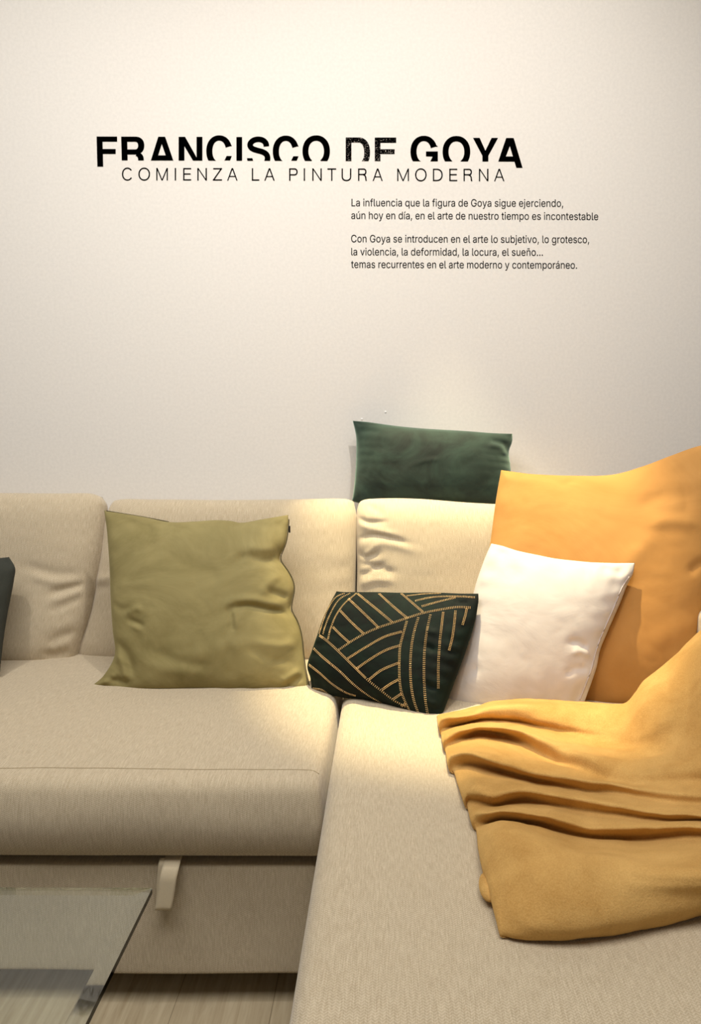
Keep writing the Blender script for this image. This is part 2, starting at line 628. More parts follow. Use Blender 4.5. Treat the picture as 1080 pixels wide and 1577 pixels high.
# right one
geo = cushion_geo([(550, 785), (556, 772), (575, 768), (640, 768), (720, 774), (800, 778), (880, 782), (900, 792)],
                  [(900, 792), (908, 850), (908, 930), (900, 1020)],
                  [(552, 1020), (600, 1026), (700, 1028), (800, 1028), (900, 1020)],
                  [(550, 785), (549, 820), (550, 880), (549, 950), (552, 1020)],
                  (2.04, 0, .22, .3, .45), .095, 100, 5, 2.6,
                  [([(551, 798), (568, 806), (596, 806)], 4, -.006), ([(553, 808), (572, 816), (612, 826)], 5, .004), ([(552, 832), (578, 826), (628, 838)], 4, -.006), ([(556, 842), (590, 838), (640, 850)], 6, .003),
                   ([(552, 850), (566, 858), (588, 852)], 4, -.005), ([(554, 868), (572, 870), (610, 882)], 5, -.005), ([(554, 886), (570, 880), (596, 866)], 4, -.005), ([(553, 900), (580, 892), (606, 894)], 5, .004), ([(565, 778), (585, 790), (590, 802)], 6, -.004), ([(560, 858), (575, 846), (585, 838)], 4, .004)],
                  .003, 5, .0015, 24, .07, 3)
o = obj('back_cushion', geo[0], geo[1], M_BACKC, None, lowest(geo[0]), uvs=geo[2])
tag(o, 'beige back cushion with crumpled left edge, under the plain dark green cushion', 'back cushion', GB)

GT = 'throw cushions on the sofa'

# plain dark green velvet cushion on top of the backrest
M_GREEN = velvet_mat('bottle_green_velvet', srgb(2, 6, 6), srgb(36, 54, 46), 1.0, srgb(165, 195, 180), .75, 5, .3, .5)
geo = cushion_geo([(543.5, 648), (567, 650), (610, 656), (651, 660), (718, 664), (760, 667), (789.5, 668)],
                  [(789.5, 668), (789, 680), (784, 696), (786, 714), (788, 735), (789, 760), (789, 780)],
                  [(542.5, 772), (560, 776), (610, 778), (680, 779), (750, 780), (789, 780)],
                  [(543.5, 648), (548.5, 672), (549, 700), (547, 735), (545, 755), (542.5, 772)],
                  (2.205, -.02, .22, .1, .82), .066, 96, 2.6, 1.8,
                  [([(784, 692), (770, 684), (752, 680)], 6, -.006), ([(782, 700), (768, 692), (750, 688)], 6, .005), ([(632, 722), (655, 714), (680, 712)], 4, .002), ([(552, 665), (565, 664), (585, 668)], 5, -.004)],
                  .004, 9, .0012, 26, .05, 4)
o = obj('throw_cushion', geo[0], geo[1], M_GREEN, None, lowest(geo[0]), uvs=geo[2])
tag(o, 'plain dark green velvet oblong cushion leaning on the wall above the sofa back', 'cushion', GT)

# olive cushion
M_OLIVE = velvet_mat('olive_velveteen', srgb(130, 119, 76), srgb(154, 142, 96), .3, srgb(220, 212, 165), .85, 5, .15)
olive_right = [(444, 793), (444, 806), (440, 836), (431, 861), (441, 876), (450, 892), (453, 906), (450, 924), (448, 939), (457, 955), (464, 978), (467, 1005), (470, 1030), (478, 1067)]
OLIVE_P = (1.785, .06, .36, -.4, .44)
geo = cushion_geo([(160.5, 786), (185, 790), (222, 796), (262, 804), (300, 803), (330, 801), (354, 802), (372, 805), (402, 800), (444, 793)],
                  olive_right,
                  [(142, 1056), (165, 1061), (190, 1065), (230, 1067), (300, 1066), (380, 1068), (440, 1067), (478, 1067)],
                  [(160.5, 786), (165, 820), (169, 870), (171, 920), (174, 970), (177, 1008), (160, 1040), (142, 1056)],
                  OLIVE_P, .078, 130, 2.5, 1.8,
                  [([(352, 936), (368, 928), (390, 926), (412, 930), (440, 934)], 6, .007), ([(358, 942), (385, 936), (415, 940), (446, 946)], 5, -.010),
                   ([(360, 940), (363, 955), (364, 975)], 5, -.006), ([(366, 940), (370, 955), (372, 972)], 5, .004),
                   ([(430, 862), (410, 868), (385, 862), (365, 868)], 7, -.006), ([(428, 848), (405, 850), (385, 846)], 7, .005), ([(436, 888), (420, 900), (405, 920)], 7, .005),
                   ([(448, 922), (432, 918), (415, 912)], 6, -.008),
                   ([(205, 948), (220, 940), (232, 944)], 5, .005), ([(204, 956), (222, 962), (235, 970)], 5, -.006), ([(212, 965), (225, 970), (236, 966)], 4, .004),
                   ([(178, 985), (200, 1005), (212, 1042)], 8, -.007), ([(180, 1005), (195, 1022), (200, 1050)], 7, .007), ([(165, 1044), (185, 1048), (205, 1052)], 6, -.008), ([(158, 1052), (172, 1046), (182, 1038)], 5, .006),
                   ([(195, 800), (225, 815), (245, 822)], 9, -.005), ([(240, 835), (270, 828), (310, 830)], 14, .005), ([(352, 806), (362, 812), (372, 808)], 5, -.006), ([(395, 806), (420, 815), (440, 806)], 9, -.005),
                   ([(215, 1010), (260, 1030), (310, 1035)], 10, .005), ([(240, 1000), (290, 1020), (330, 1028)], 8, -.004), ([(355, 990), (365, 1020), (360, 1045)], 9, -.004),
                   ([(440, 1060), (455, 1048), (470, 1042)], 6, -.008), ([(435, 1052), (452, 1040), (466, 1032)], 6, .006), ([(300, 1010), (340, 1000), (380, 990)], 12, .004), ([(385, 1000), (420, 1015), (450, 1020)], 8, -.004), ([(395, 990), (430, 995), (458, 990)], 7, .004), ([(260, 860), (320, 880), (350, 900)], 14, -.004), ([(185, 900), (215, 905), (250, 900)], 9, .003), ([(178, 930), (195, 940), (215, 938)], 6, -.004)],
                  .007, 6.5, .003, 18, .07, 5)
OL = tag(empty('throw_cushion', lowest(geo[0])), 'large square olive green cushion with a zipped right edge on the left seat', 'cushion', GT)
obj('cover', geo[0], geo[1], M_OLIVE, OL, uvs=geo[2])
zp = [hit(u + 1.0, v_, (OLIVE_P[0] - .006,) + OLIVE_P[1:]) for u, v_ in resample(olive_right, 90)[2:-3]]
zipper = obj('zipper', *tube_geo(smooth_pts(zp, 4), .0015, 6), M_DARK, OL)
pp = hit(446, 812, (OLIVE_P[0] - .012,) + OLIVE_P[1:])
obj('zipper_pull', *rounded_box(pp.x - .0022, pp.x + .0022, pp.y - .0015, pp.y + .0015, pp.z - .014, pp.z + .004, .0012, (2, 1, 4)), M_BLACK, zipper)
ze = [hit(u, v_ - .3, (OLIVE_P[0] - .002,) + OLIVE_P[1:]) for u, v_ in resample([(164, 787), (185, 790.5), (222, 796.5), (260, 804)], 40)]
obj('top_seam', *tube_geo(ze, .0012, 6), M_DARK, OL)

# mustard cushion
M_MUST = velvet_mat('mustard_velveteen', srgb(170, 122, 64), srgb(184, 136, 76), .2, srgb(255, 220, 150), .85, 3, .12)
geo = cushion_geo([(772, 724), (795, 727), (819, 730), (880, 732.5), (944, 731), (991, 718), (1033, 702), (1080, 686), (1112, 684)],
                  [(1112, 684), (1114, 740), (1110, 820), (1098, 890), (1080, 950), (1068, 1000), (1055, 1056)],
                  [(722, 1066), (760, 1082), (850, 1090), (950, 1090), (1055, 1056)],
                  [(772, 724), (764, 770), (756, 830), (746, 900), (735, 990), (722, 1066)],
                  (1.775, -.36, .47, .3, .44), .074, 110, 2.5, 1.8,
                  [([(1000, 820), (1030, 812), (1075, 815)], 10, .006), ([(985, 790), (1030, 770), (1070, 770)], 12, -.005), ([(950, 900), (985, 860), (1010, 830)], 14, .004), ([(1060, 890), (1075, 875), (1090, 870)], 7, -.006),
                   ([(1040, 720), (1055, 760), (1060, 800)], 10, -.005), ([(850, 735), (870, 750), (890, 738)], 7, -.004)],
                  .005, 6, .003, 20, .08, 6)
o = obj('throw_cushion', geo[0], geo[1], M_MUST, None, lowest(geo[0]), uvs=geo[2])
tag(o, 'very large mustard yellow cushion standing in the sofa corner behind the white one', 'cushion', GT)

# white cushion
M_WHITE = velvet_mat('white_cotton', srgb(196, 189, 182), srgb(205, 198, 192), .15, srgb(255, 250, 245), .85, 6, .1)
M_WSEAM = plain_mat('white_seam', srgb(190, 180, 178), .9)
white_right = [(978, 867), (975, 884), (966, 902), (955, 930), (944, 955), (934, 978), (925, 1000), (919, 1028), (911, 1052), (899, 1085)]
WHITE_P = (1.675, -.22, .37, .25, .44)
geo = cushion_geo([(757, 837), (775, 841), (797, 848), (830, 855), (855, 860), (890, 864), (914, 866), (945, 867), (978, 867)],
                  white_right,
                  [(684, 1088), (720, 1096), (800, 1099), (860, 1096), (899, 1085)],
                  [(757, 837), (746, 862), (731, 907), (713, 996), (698, 1045), (684, 1088)],
                  WHITE_P, .055, 100, 2.5, 1.8,
                  [([(905, 1000), (890, 990), (875, 992)], 6, -.005), ([(908, 1012), (895, 1004), (880, 1008)], 5, .004), ([(905, 1030), (885, 1030), (870, 1040)], 7, -.004), ([(960, 885), (940, 880), (925, 872)], 7, -.004),
                   ([(765, 845), (785, 870), (800, 900)], 12, -.003), ([(705, 1050), (725, 1035), (745, 1030)], 10, -.004)],
                  .004, 7, .003, 20, .03, 7)
WH = tag(empty('throw_cushion', lowest(geo[0])), 'white square cushion leaning on the mustard cushion', 'cushion', GT)
obj('cover', geo[0], geo[1], M_WHITE, WH, uvs=geo[2])
bv = BVHTree.FromPolygons([tuple(p) for p in geo[0]], geo[1])
ws = surface_path(bv, [(969, 888), (958, 905), (947, 932), (936, 957), (926, 980), (918, 1003), (911, 1030), (903, 1052), (893, 1078)], .0006)
obj('side_seam', *tube_geo(smooth_pts([a for a, b in ws]), .0013, 6), M_WSEAM, WH)

# dark green cushion with beaded lines
M_GREEN2 = velvet_mat('dark_green_velvet', srgb(2, 6, 5), srgb(7, 25, 18), .14, srgb(70, 125, 98), .8, 10, .25)
M_BEAD = plain_mat('gold_beads', srgb(232, 198, 142), .22, .4, 500)
K = 3.4839
pc = lambda L: [(450 + a / K, 890 + b / K) for a, b in L]
geo = cushion_geo(pc([(238, 72), (290, 76), (450, 78), (600, 82), (760, 80), (900, 84), (1000, 84)]),
                  pc([(1000, 84), (1000, 130), (976, 250), (926, 400), (876, 540), (836, 650), (802, 735), (768, 768)]),
                  pc([(104, 592), (180, 618), (270, 642), (400, 652), (500, 676), (600, 710), (700, 748), (768, 768)]),
                  pc([(238, 72), (205, 140), (170, 220), (140, 310), (112, 390), (85, 475), (100, 540), (104, 592)]),
                  (1.70, -.55, .70, -.05, .45), .062, 110, 2.4, 1.8,
                  [(pc([(800, 420), (770, 400), (750, 410)]), 5, -.005), (pc([(820, 330), (780, 320), (760, 330)]), 5, .004), (pc([(800, 600), (770, 600), (740, 580)]), 5, -.006), (pc([(795, 690), (760, 680), (735, 650)]), 5, .005), (pc([(960, 140), (920, 150), (890, 130)]), 5, -.004)],
                  .003, 9, .003, 26, .062, 8)
GP = tag(empty('throw_cushion', lowest(geo[0])), 'dark green oblong cushion with gold beaded lines where the two seats meet', 'cushion', GT)
obj('cover', geo[0], geo[1], M_GREEN2, GP, uvs=geo[2])
bv = BVHTree.FromPolygons([tuple(p) for p in geo[0]], geo[1])
STRIPS = [
    [(145, 305), (165, 240), (195, 165), (235, 105), (285, 82)], [(165, 308), (180, 255), (215, 175), (255, 115), (310, 84)], [(192, 335), (205, 280), (235, 205), (280, 140), (345, 84)],
    [(145, 308), (190, 340), (250, 395), (345, 488), (410, 550), (480, 605), (545, 655), (610, 690)],
    [(115, 378), (170, 430), (255, 500), (330, 570), (410, 630), (490, 675)], [(90, 465), (150, 512), (220, 572), (290, 615), (345, 632)],
    [(110, 592), (160, 600), (200, 625)],
    [(245, 390), (320, 340), (390, 300), (470, 265), (545, 240), (620, 215), (700, 190), (800, 170), (880, 158), (960, 160)],
    [(218, 262), (255, 300), (305, 345)], [(258, 175), (320, 240), (385, 300)], [(300, 110), (380, 185), (465, 268)], [(350, 84), (450, 165), (540, 240)], [(465, 84), (550, 160), (620, 218)], [(585, 84), (640, 130), (705, 186)],
    [(295, 435), (400, 370), (500, 315), (592, 288)], [(342, 490), (430, 430), (510, 385), (582, 362)], [(410, 548), (480, 495), (575, 455)], [(480, 602), (530, 568), (572, 545)], [(540, 652), (585, 622)], [(585, 690), (610, 672)],
    [(618, 225), (600, 290), (580, 370), (576, 460), (578, 550), (590, 620), (628, 706)],
    [(680, 205), (655, 290), (640, 380), (635, 480), (640, 580), (655, 660), (678, 725)],
    [(745, 190), (725, 280), (712, 380), (708, 480), (710, 580), (718, 670), (730, 738)],
    [(812, 178), (800, 280), (790, 380), (785, 480), (785, 595)], [(878, 170), (870, 250), (860, 320), (842, 392)], [(938, 160), (930, 200), (915, 250)],
    [(610, 98), (700, 88), (800, 84)], [(655, 125), (750, 105), (860, 100), (985, 105)], [(690, 155), (780, 130), (880, 105)],
]
ico = bmesh.new()
bmesh.ops.create_icosphere(ico, subdivisions=1, radius=1.0)
ico.verts.ensure_lookup_table()
ICO_V = [x.co.copy() for x in ico.verts]; ICO_F = [tuple(x.index for x in fc.verts) for fc in ico.faces]
ico.free()
bvv, bff = [], []
for s in STRIPS:
    sp = surface_path(bv, pc(s), .0006, 160)
    if len(sp) < 4: continue
    acc, last = 0, sp[0][0]
    for i in range(1, len(sp)):
        p, nn = sp[i]
        acc += (p - last).length; last = p
        if acc < .0034: continue
        acc = 0
        t = (p - sp[i - 1][0]).normalized()
        side = nn.cross(t).normalized()
        for sd in (-1, 1):
            c = p + side * sd * .0016
            b0 = len(bvv)
            for q in ICO_V:
                bvv.append(c + side * q.x * .0013 + t * q.y * .0011 + nn * q.z * .0011)
            bff += [tuple(b0 + a for a in fc) for fc in ICO_F]
tag(obj('beaded_trim', bvv, bff, M_BEAD, GP), 'lines of small gold and silver beads')

# charcoal cushion at the left edge
M_CHAR = plain_mat('charcoal_linen', srgb(52, 54, 46), .95, 0, 420, .5, .001)
geo = cushion_geo([(-150, 880), (-80, 868), (-20, 861), (14, 858)],
                  [(14, 858), (23, 874), (21, 890), (15, 920), (10, 945), (4, 985), (0, 1035)],
                  [(-190, 1050), (-120, 1052), (-50, 1050), (0, 1035)],
                  [(-150, 880), (-165, 940), (-180, 1000), (-190, 1050)],
                  (1.80, .0, .36, -1.1, .44), .06, 60, 2.5, 1.8, (), .004, 7, .003, 20, .06, 9)
o = obj('throw_cushion', geo[0], geo[1], M_CHAR, None, lowest(geo[0]), uvs=geo[2])
tag(o, 'charcoal grey cushion of which only the right corner shows at the left edge', 'cushion', GT)

# ------------------------------------------------------------------ fleece blanket
BL = [
    [(677, 1101, .012), (690, 1098, .018), (715, 1094, .022), (755, 1081, .028), (800, 1077, .034), (850, 1077, .036), (900, 1081, .038), (945, 1083, .042), (966, 1081, .055), (992, 1050, .105), (1040, 1008, .165), (1080, 968, .215), (1130, 935, .235), (1200, 915, .24)],
    [(679, 1108, .030), (690, 1105, .036), (715, 1102, .040), (755, 1091, .046), (800, 1087, .050), (850, 1087, .050), (900, 1091, .052), (945, 1094, .056), (968, 1096, .062), (1000, 1072, .105), (1040, 1036, .155), (1080, 1000, .205), (1130, 965, .235), (1200, 945, .24)],
    [(681, 1118, .022), (700, 1113, .026), (745, 1106, .032), (800, 1106, .034), (850, 1112, .036), (900, 1119, .036), (955, 1125, .042), (985, 1128, .055), (1020, 1110, .085), (1050, 1085, .125), (1080, 1060, .165), (1130, 1030, .22), (1200, 1000, .24)],
    [(683, 1128, .012), (700, 1119, .016), (740, 1112, .020), (800, 1115, .020), (850, 1126, .022), (900, 1137, .024), (950, 1149, .030), (1015, 1153, .050), (1080, 1140, .090), (1130, 1125, .14), (1200, 1110, .2)],
    [(686, 1134, .030), (710, 1124, .038), (745, 1119, .046), (800, 1125, .046), (850, 1142, .046), (900, 1160, .046), (950, 1176, .044), (1000, 1184, .050), (1080, 1180, .075), (1130, 1175, .11), (1200, 1165, .16)],
    [(690, 1150, .016), (715, 1138, .018), (745, 1130, .020), (790, 1140, .018), (830, 1160, .020), (880, 1184, .022), (950, 1203, .030), (1015, 1207, .040), (1080, 1203, .058), (1130, 1200, .085), (1200, 1195, .13)],
    [(694, 1162, .034), (715, 1160, .042), (745, 1166, .048), (800, 1178, .046), (850, 1190, .042), (900, 1200, .042), (1000, 1216, .046), (1080, 1221, .062), (1130, 1220, .082), (1200, 1218, .12)],
    [(703, 1185, .012), (720, 1180, .016), (745, 1182, .018), (790, 1194, .016), (850, 1206, .018), (900, 1216, .022), (1000, 1231, .034), (1080, 1238, .050), (1130, 1240, .07), (1200, 1240, .1)],
    [(718, 1218, .030), (735, 1215, .040), (760, 1222, .044), (802, 1215, .050), (850, 1222, .044), (900, 1231, .044), (1000, 1247, .048), (1080, 1257, .058), (1130, 1260, .07), (1200, 1262, .095)],
    [(724, 1235, .014), (740, 1236, .018), (765, 1240, .022), (802, 1234, .022), (850, 1240, .022), (900, 1250, .024), (1000, 1258, .034), (1080, 1265, .046), (1130, 1268, .06), (1200, 1270, .085)],
    [(730, 1252, .026), (745, 1253, .038), (775, 1252, .046), (820, 1255, .046), (870, 1266, .040), (920, 1277, .036), (1000, 1274, .044), (1080, 1272, .054), (1130, 1275, .065), (1200, 1278, .085)],
    [(738, 1272, .014), (752, 1268, .018), (780, 1264, .020), (820, 1268, .020), (870, 1284, .016), (920, 1292, .016), (980, 1292, .020), (1080, 1290, .036), (1130, 1292, .05), (1200, 1295, .07)],
    [(741, 1284, .030), (752, 1278, .044), (775, 1274, .054), (815, 1286, .058), (850, 1306, .060), (890, 1316, .062), (940, 1318, .062), (990, 1328, .062), (1080, 1336, .064), (1130, 1340, .07), (1200, 1345, .085)],
    [(746, 1312, .032), (765, 1312, .044), (800, 1328, .052), (850, 1348, .056), (900, 1354, .057), (950, 1354, .057), (1000, 1358, .056), (1080, 1362, .056), (1130, 1362, .06), (1200, 1365, .07)],
    [(756, 1348, .030), (780, 1358, .038), (815, 1376, .042), (860, 1389, .045), (940, 1389, .045), (1000, 1382, .043), (1080, 1376, .043), (1130, 1372, .046), (1200, 1372, .05)],
    [(768, 1396, .022), (790, 1408, .026), (820, 1420, .028), (880, 1426, .028), (950, 1420, .028), (1020, 1407, .027), (1080, 1396, .028), (1130, 1386, .03), (1200, 1380, .034)],
    [(775, 1430, .013), (795, 1438, .013), (830, 1442, .013), (890, 1441, .013), (960, 1433, .013), (1020, 1421, .013), (1080, 1407, .014), (1130, 1396, .016), (1200, 1388, .018)],
    [(778, 1445, .002), (797, 1448, .002), (830, 1449, .002), (890, 1447.5, .002), (960, 1440, .002), (1020, 1428, .002), (1080, 1413, .002), (1130, 1402, .003), (1200, 1394, .004)],
]
M_FLEECE = None


def fleece_mat():
    m, nt, b = new_mat('mustard_fleece')
    b.inputs['Roughness'].default_value = 1.0
    b.inputs['Specular IOR Level'].default_value = .1
    b.inputs['Sheen Weight'].default_value = .5
    b.inputs['Sheen Roughness'].default_value = .5
    b.inputs['Sheen Tint'].default_value = srgb(255, 215, 140)
    big = noise_tex(nt, mapped(nt, (1, 1, 1)), 10, 5, .6, .5)
    fine = noise_tex(nt, mapped(nt, (1, 1, 1)), 420, 3, .7)
    mx = math_n(nt, 'ADD', math_n(nt, 'MULTIPLY', big, .6), math_n(nt, 'MULTIPLY', fine, .4))
    nt.links.new(ramp(nt, mx, srgb(178, 134, 72), srgb(213, 171, 104), .35, .65), b.inputs['Base Color'])
    p = bump(nt, b, fine, .6, .0016)
    bump(nt, b, big, .3, .004, p)
    return m


def blanket_geo():
    NU, SUB = 170, 7
    rows = []
    for c in BL:
        A = np.array(c, float)
        d = np.concatenate([[0], np.cumsum(np.hypot(np.diff(A[:, 0]), np.diff(A[:, 1])))])
        s = np.linspace(0, 1, NU) ** 1.15
        rows.append(resample(c, NU, s))
    W = [[hit_z(p[0], p[1], SEAT_Z + .006 + p[2] * (1.25 if p[2] < .08 else 1.0 + .25 * max(0, (.14 - p[2]) / .06))) for p in r] for r in rows]
    n = len(W)
    grid = []
    for k in range(n - 1):
        for m in range(SUB if k < n - 2 else SUB + 1):
            a = m / SUB
            row = []
            for j in range(NU):
                p0, p1, p2, p3 = W[max(k - 1, 0)][j], W[k][j], W[k + 1][j], W[min(k + 2, n - 1)][j]
                row.append(.5 * ((2 * p1) + (p2 - p0) * a + (2 * p0 - 5 * p1 + 4 * p2 - p3) * a * a + (3 * p1 - p0 - 3 * p2 + p3) * a ** 3))
            grid.append(row)
    # relax the loft a little, as thick fleece would
    G = np.array([[tuple(p) for p in r] for r in grid])
    for _ in range(2):
        H = G.copy()
        H[1:-1] = (G[:-2] + 2 * G[1:-1] + G[2:]) / 4
        H[:, 1:-1] = (H[:, :-2] + 2 * H[:, 1:-1] + H[:, 2:]) / 4
        G = H
    for i in range(G.shape[0]):
        for j in range(G.shape[1]):
            q = Vector(G[i, j])
            G[i, j, 2] += .0060 * noise.noise(Vector((q.x * 4.5 - q.y * 3, q.y * 30 + q.x * 7, 5))) + .0028 * noise.noise(q * 18) + .0012 * noise.noise(q * 45)
            G[i, j, 2] = max(G[i, j, 2], SEAT_Z + .012)
    # soft rolled edges: side and back rims tuck under to the seat
    NR, NC = G.shape[:2]
    floor_z = SEAT_Z + .010
    L = []
    for i in range(NR):
        r = list(map(tuple, G[i]))
        x, y, z = r[0]
        x1 = r[3][0]
        h = z - floor_z
        rim = [(x + .006, y + .0, floor_z), (x - .002, y, floor_z + .15 * h), (x - .005, y, floor_z + .5 * h), (x - .004, y, floor_z + .82 * h)]
        L.append(rim + r)
    top = [(p[0], p[1] + .010, floor_z + (p[2] - floor_z) * .55) for p in L[0]]
    top2 = [(p[0], p[1] + .012, min(p[2], floor_z + max(0, p[2] - floor_z - .06) * .9)) for p in L[0]]
    bot = [(p[0], p[1] + .004, floor_z) for p in L[-1]]
    R = [top2, top] + L + [bot]
    nc = len(R[0])
    verts = [p for r in R for p in r]
    faces = []
    for i in range(len(R) - 1):
        for j in range(nc - 1):
            faces.append((i * nc + j, i * nc + j + 1, (i + 1) * nc + j + 1, (i + 1) * nc + j))
    # small turned-out lobe of an inner layer at the left side
    c = hit_z(751, 1372, SEAT_Z + .016)
    b0 = len(verts)
    n1, n2 = 20, 14
    for a in range(n2 + 1):
        th = math.pi * a / n2
        for k in range(n1):
            ph = 2 * math.pi * k / n1
            verts.append((c.x + .012 * math.sin(th) * math.cos(ph), c.y + .030 * math.cos(th), c.z + .006 + .010 * math.sin(th) * math.sin(ph)))
    for a in range(n2):
        for k in range(n1):
            faces.append((b0 + a * n1 + k, b0 + a * n1 + (k + 1) % n1, b0 + (a + 1) * n1 + (k + 1) % n1, b0 + (a + 1) * n1 + k))
    return verts, faces


v, f = blanket_geo()
o = obj('blanket', v, f, fleece_mat(), None, (.30, 1.25, SEAT_Z))
tag(o, 'rumpled mustard yellow fleece blanket spread over the chaise', 'blanket')

# ------------------------------------------------------------------ glass coffee table
def glass_mat():
    m, nt, b = new_mat('clear_greenish_glass')
    b.inputs['Base Color'].default_value = (.92, .98, .935, 1)
    b.inputs['Roughness'].default_value = .02
    b.inputs['IOR'].default_value = 1.5
    b.inputs['Transmission Weight'].default_value = 1.0
    n = noise_tex(nt, mapped(nt, (1, 1, 1)), 3, 2)
    return m


TX0, TX1, TY0, TY1, TZ0, TZ1 = -1.30, -.365, .22, 1.075, .388, .400
table = tag(empty('coffee_table', (-.85, .65, FZ)), 'glass coffee table in front of the sofa at lower left', 'table')
bw = .022
va = [(TX0, TY0), (TX1, TY0), (TX1, TY1), (TX0, TY1)]
vi = [(TX0 + bw, TY0 + bw), (TX1 - bw, TY0 + bw), (TX1 - bw, TY1 - bw), (TX0 + bw, TY1 - bw)]
tv = [(x, y, TZ0) for x, y in va] + [(x, y, TZ1 - .003) for x, y in va] + [(x, y, TZ1) for x, y in vi]
tf = [(0, 3, 2, 1), (8, 9, 10, 11)] + [(k, (k + 1) % 4, 4 + (k + 1) % 4, 4 + k) for k in range(4)] + [(4 + k, 4 + (k + 1) % 4, 8 + (k + 1) % 4, 8 + k) for k in range(4)]
tag(obj('tabletop', tv, tf, glass_mat(), table, smooth=False), 'bevelled clear glass tabletop')
for lx in (-1.12, -.80):
    for ly in (.42, .86):
        obj('leg', *cyl_geo(lx, ly, FZ, TZ0, .02, .02, 24), M_SILVER, table)

# ------------------------------------------------------------------ lettering on the wall
M_VINYL = plain_mat('black_vinyl', srgb(2, 2, 2), 1.0)
M_VINYL.node_tree.nodes['Principled BSDF'].inputs['Specular IOR Level'].default_value = 0.0


def worn_mat():
    m, nt, b = new_mat('worn_black_vinyl')
    b.inputs['Roughness'].default_value = .7
    b.inputs['Specular IOR Level'].default_value = 0.0
    n = noise_tex(nt, mapped(nt, (1, 1, 1)), 330, 3, .7)
    big = noise_tex(nt, mapped(nt, (1, 1, 1)), 14, 2)
    s = math_n(nt, 'ADD', n, math_n(nt, 'MULTIPLY', big, .1))
    nt.links.new(ramp(nt, s, srgb(4, 4, 4), srgb(215, 205, 195), .66, .72), b.inputs['Base Color'])
    return m


M_WORN = worn_mat()
WALLP = (WY - .0004, 0, 0, 0, 0)


def wall_pt(u, v, off=0.0):
    return hit(u, v, (WY - .0002 - off, 0, 0, 0, 0))


def clip_poly(P, line):
    """keep the part of a pixel polygon above v = line(u)"""
    out = []
    for i in range(len(P)):
        a, b = P[i], P[(i + 1) % len(P)]
        da, db = line(a[0]) - a[1], line(b[0]) - b[1]
        if da >= 0: out.append(a)
        if (da >= 0) != (db >= 0):
            t = da / (da - db)
            out.append((a[0] + (b[0] - a[0]) * t, a[1] + (b[1] - a[1]) * t))
    return out


def vinyl(name, polys, mat, parent, off=.0006):
    verts, faces = [], []
    for P in polys:
        if len(P) < 3: continue
        a = sum(P[i][0] * P[(i + 1) % len(P)][1] - P[(i + 1) % len(P)][0] * P[i][1] for i in range(len(P)))
        if abs(a) < .05: continue
        b = len(verts); n = len(P)
        verts += [wall_pt(u, v, off) for u, v in P] + [wall_pt(u, v, 0) for u, v in P]
        faces.append(tuple(range(b, b + n)))
        faces += [(b + i, b + (i + 1) % n, b + n + (i + 1) % n, b + n + i) for i in range(n)]
    return obj(name, verts, faces, mat, parent, smooth=False)


def ring(cx, cy, rx, ry, tx, ty, a0, a1, n=40, pw=2.15):
    """elliptic band as quads, angles in degrees with 0 = right, 90 = up"""
    def pt(a, sx, sy):
        c, s = math.cos(math.radians(a)), math.sin(math.radians(a))
        return (cx + sx * math.copysign(abs(c) ** (2 / pw), c), cy - sy * math.copysign(abs(s) ** (2 / pw), s))
    out = []
    for i in range(n):
        A, B = a0 + (a1 - a0) * i / n, a0 + (a1 - a0) * (i + 1) / n
        out.append([pt(A, rx, ry), pt(B, rx, ry), pt(B, rx - tx, ry - ty), pt(A, rx - tx, ry - ty)])
    return out


def band(path, w):
    """thick polyline as quads with mitred joints"""
    P = [np.array(p, float) for p in path]
    n = len(P)
    off = []
    for i in range(n):
        t0 = P[i] - P[i - 1] if i > 0 else P[1] - P[0]
        t1 = P[i + 1] - P[i] if i < n - 1 else P[-1] - P[-2]
        n0 = np.array([-t0[1], t0[0]]) / np.linalg.norm(t0); n1 = np.array([-t1[1], t1[0]]) / np.linalg.norm(t1)
        m = n0 + n1; m /= np.linalg.norm(m)
        off.append(m * (w / 2) / max(.45, m.dot(n1)))
    return [[tuple(P[i] + off[i]), tuple(P[i + 1] + off[i + 1]), tuple(P[i + 1] - off[i + 1]), tuple(P[i] - off[i])] for i in range(n - 1)]


tp = lambda u: 210.2 + (u - 149) * .0036        # top line of the big letters
cut = lambda u: 246.9 + (u - 149) * .0031       # the line where they are cut off
S8 = 8.9


def rect(x0, x1, v0, v1):
    return [(x0, v0), (x1, v0), (x1, v1), (x0, v1)]


def letter_C(x0, x1, tv):
    cx = (x0 + x1) / 2 - .3; ry = 24.4; cy = tv + 23.2; rx = (x1 - x0) / 2 + .6
    P = ring(cx, cy, rx, ry, 9.4, 8.2, 18, 262, 60)
    P = [clip_poly(p, cut) for p in P]
    # straight end of the upper terminal
    P.append([(x1 - 10, tv + 15.6), (x1, tv + 15.6), (x1 - .4, tv + 14), (x1 - 9.6, tv + 13)])
    P.append(('tip', clip_poly([(x1 - 8.1, tv + 30.6), (x1, tv + 30.6), (x1 - 2.8, tv + 37.5), (x1 - 11.4, tv + 37.5)], cut)))
    return P


def letter_O(x0, x1, tv):
    P = ring((x0 + x1) / 2, tv + 23.2, (x1 - x0) / 2, 24.4, 9.2, 8.4, -60, 240, 80)
    return [clip_poly(p, cut) for p in P]


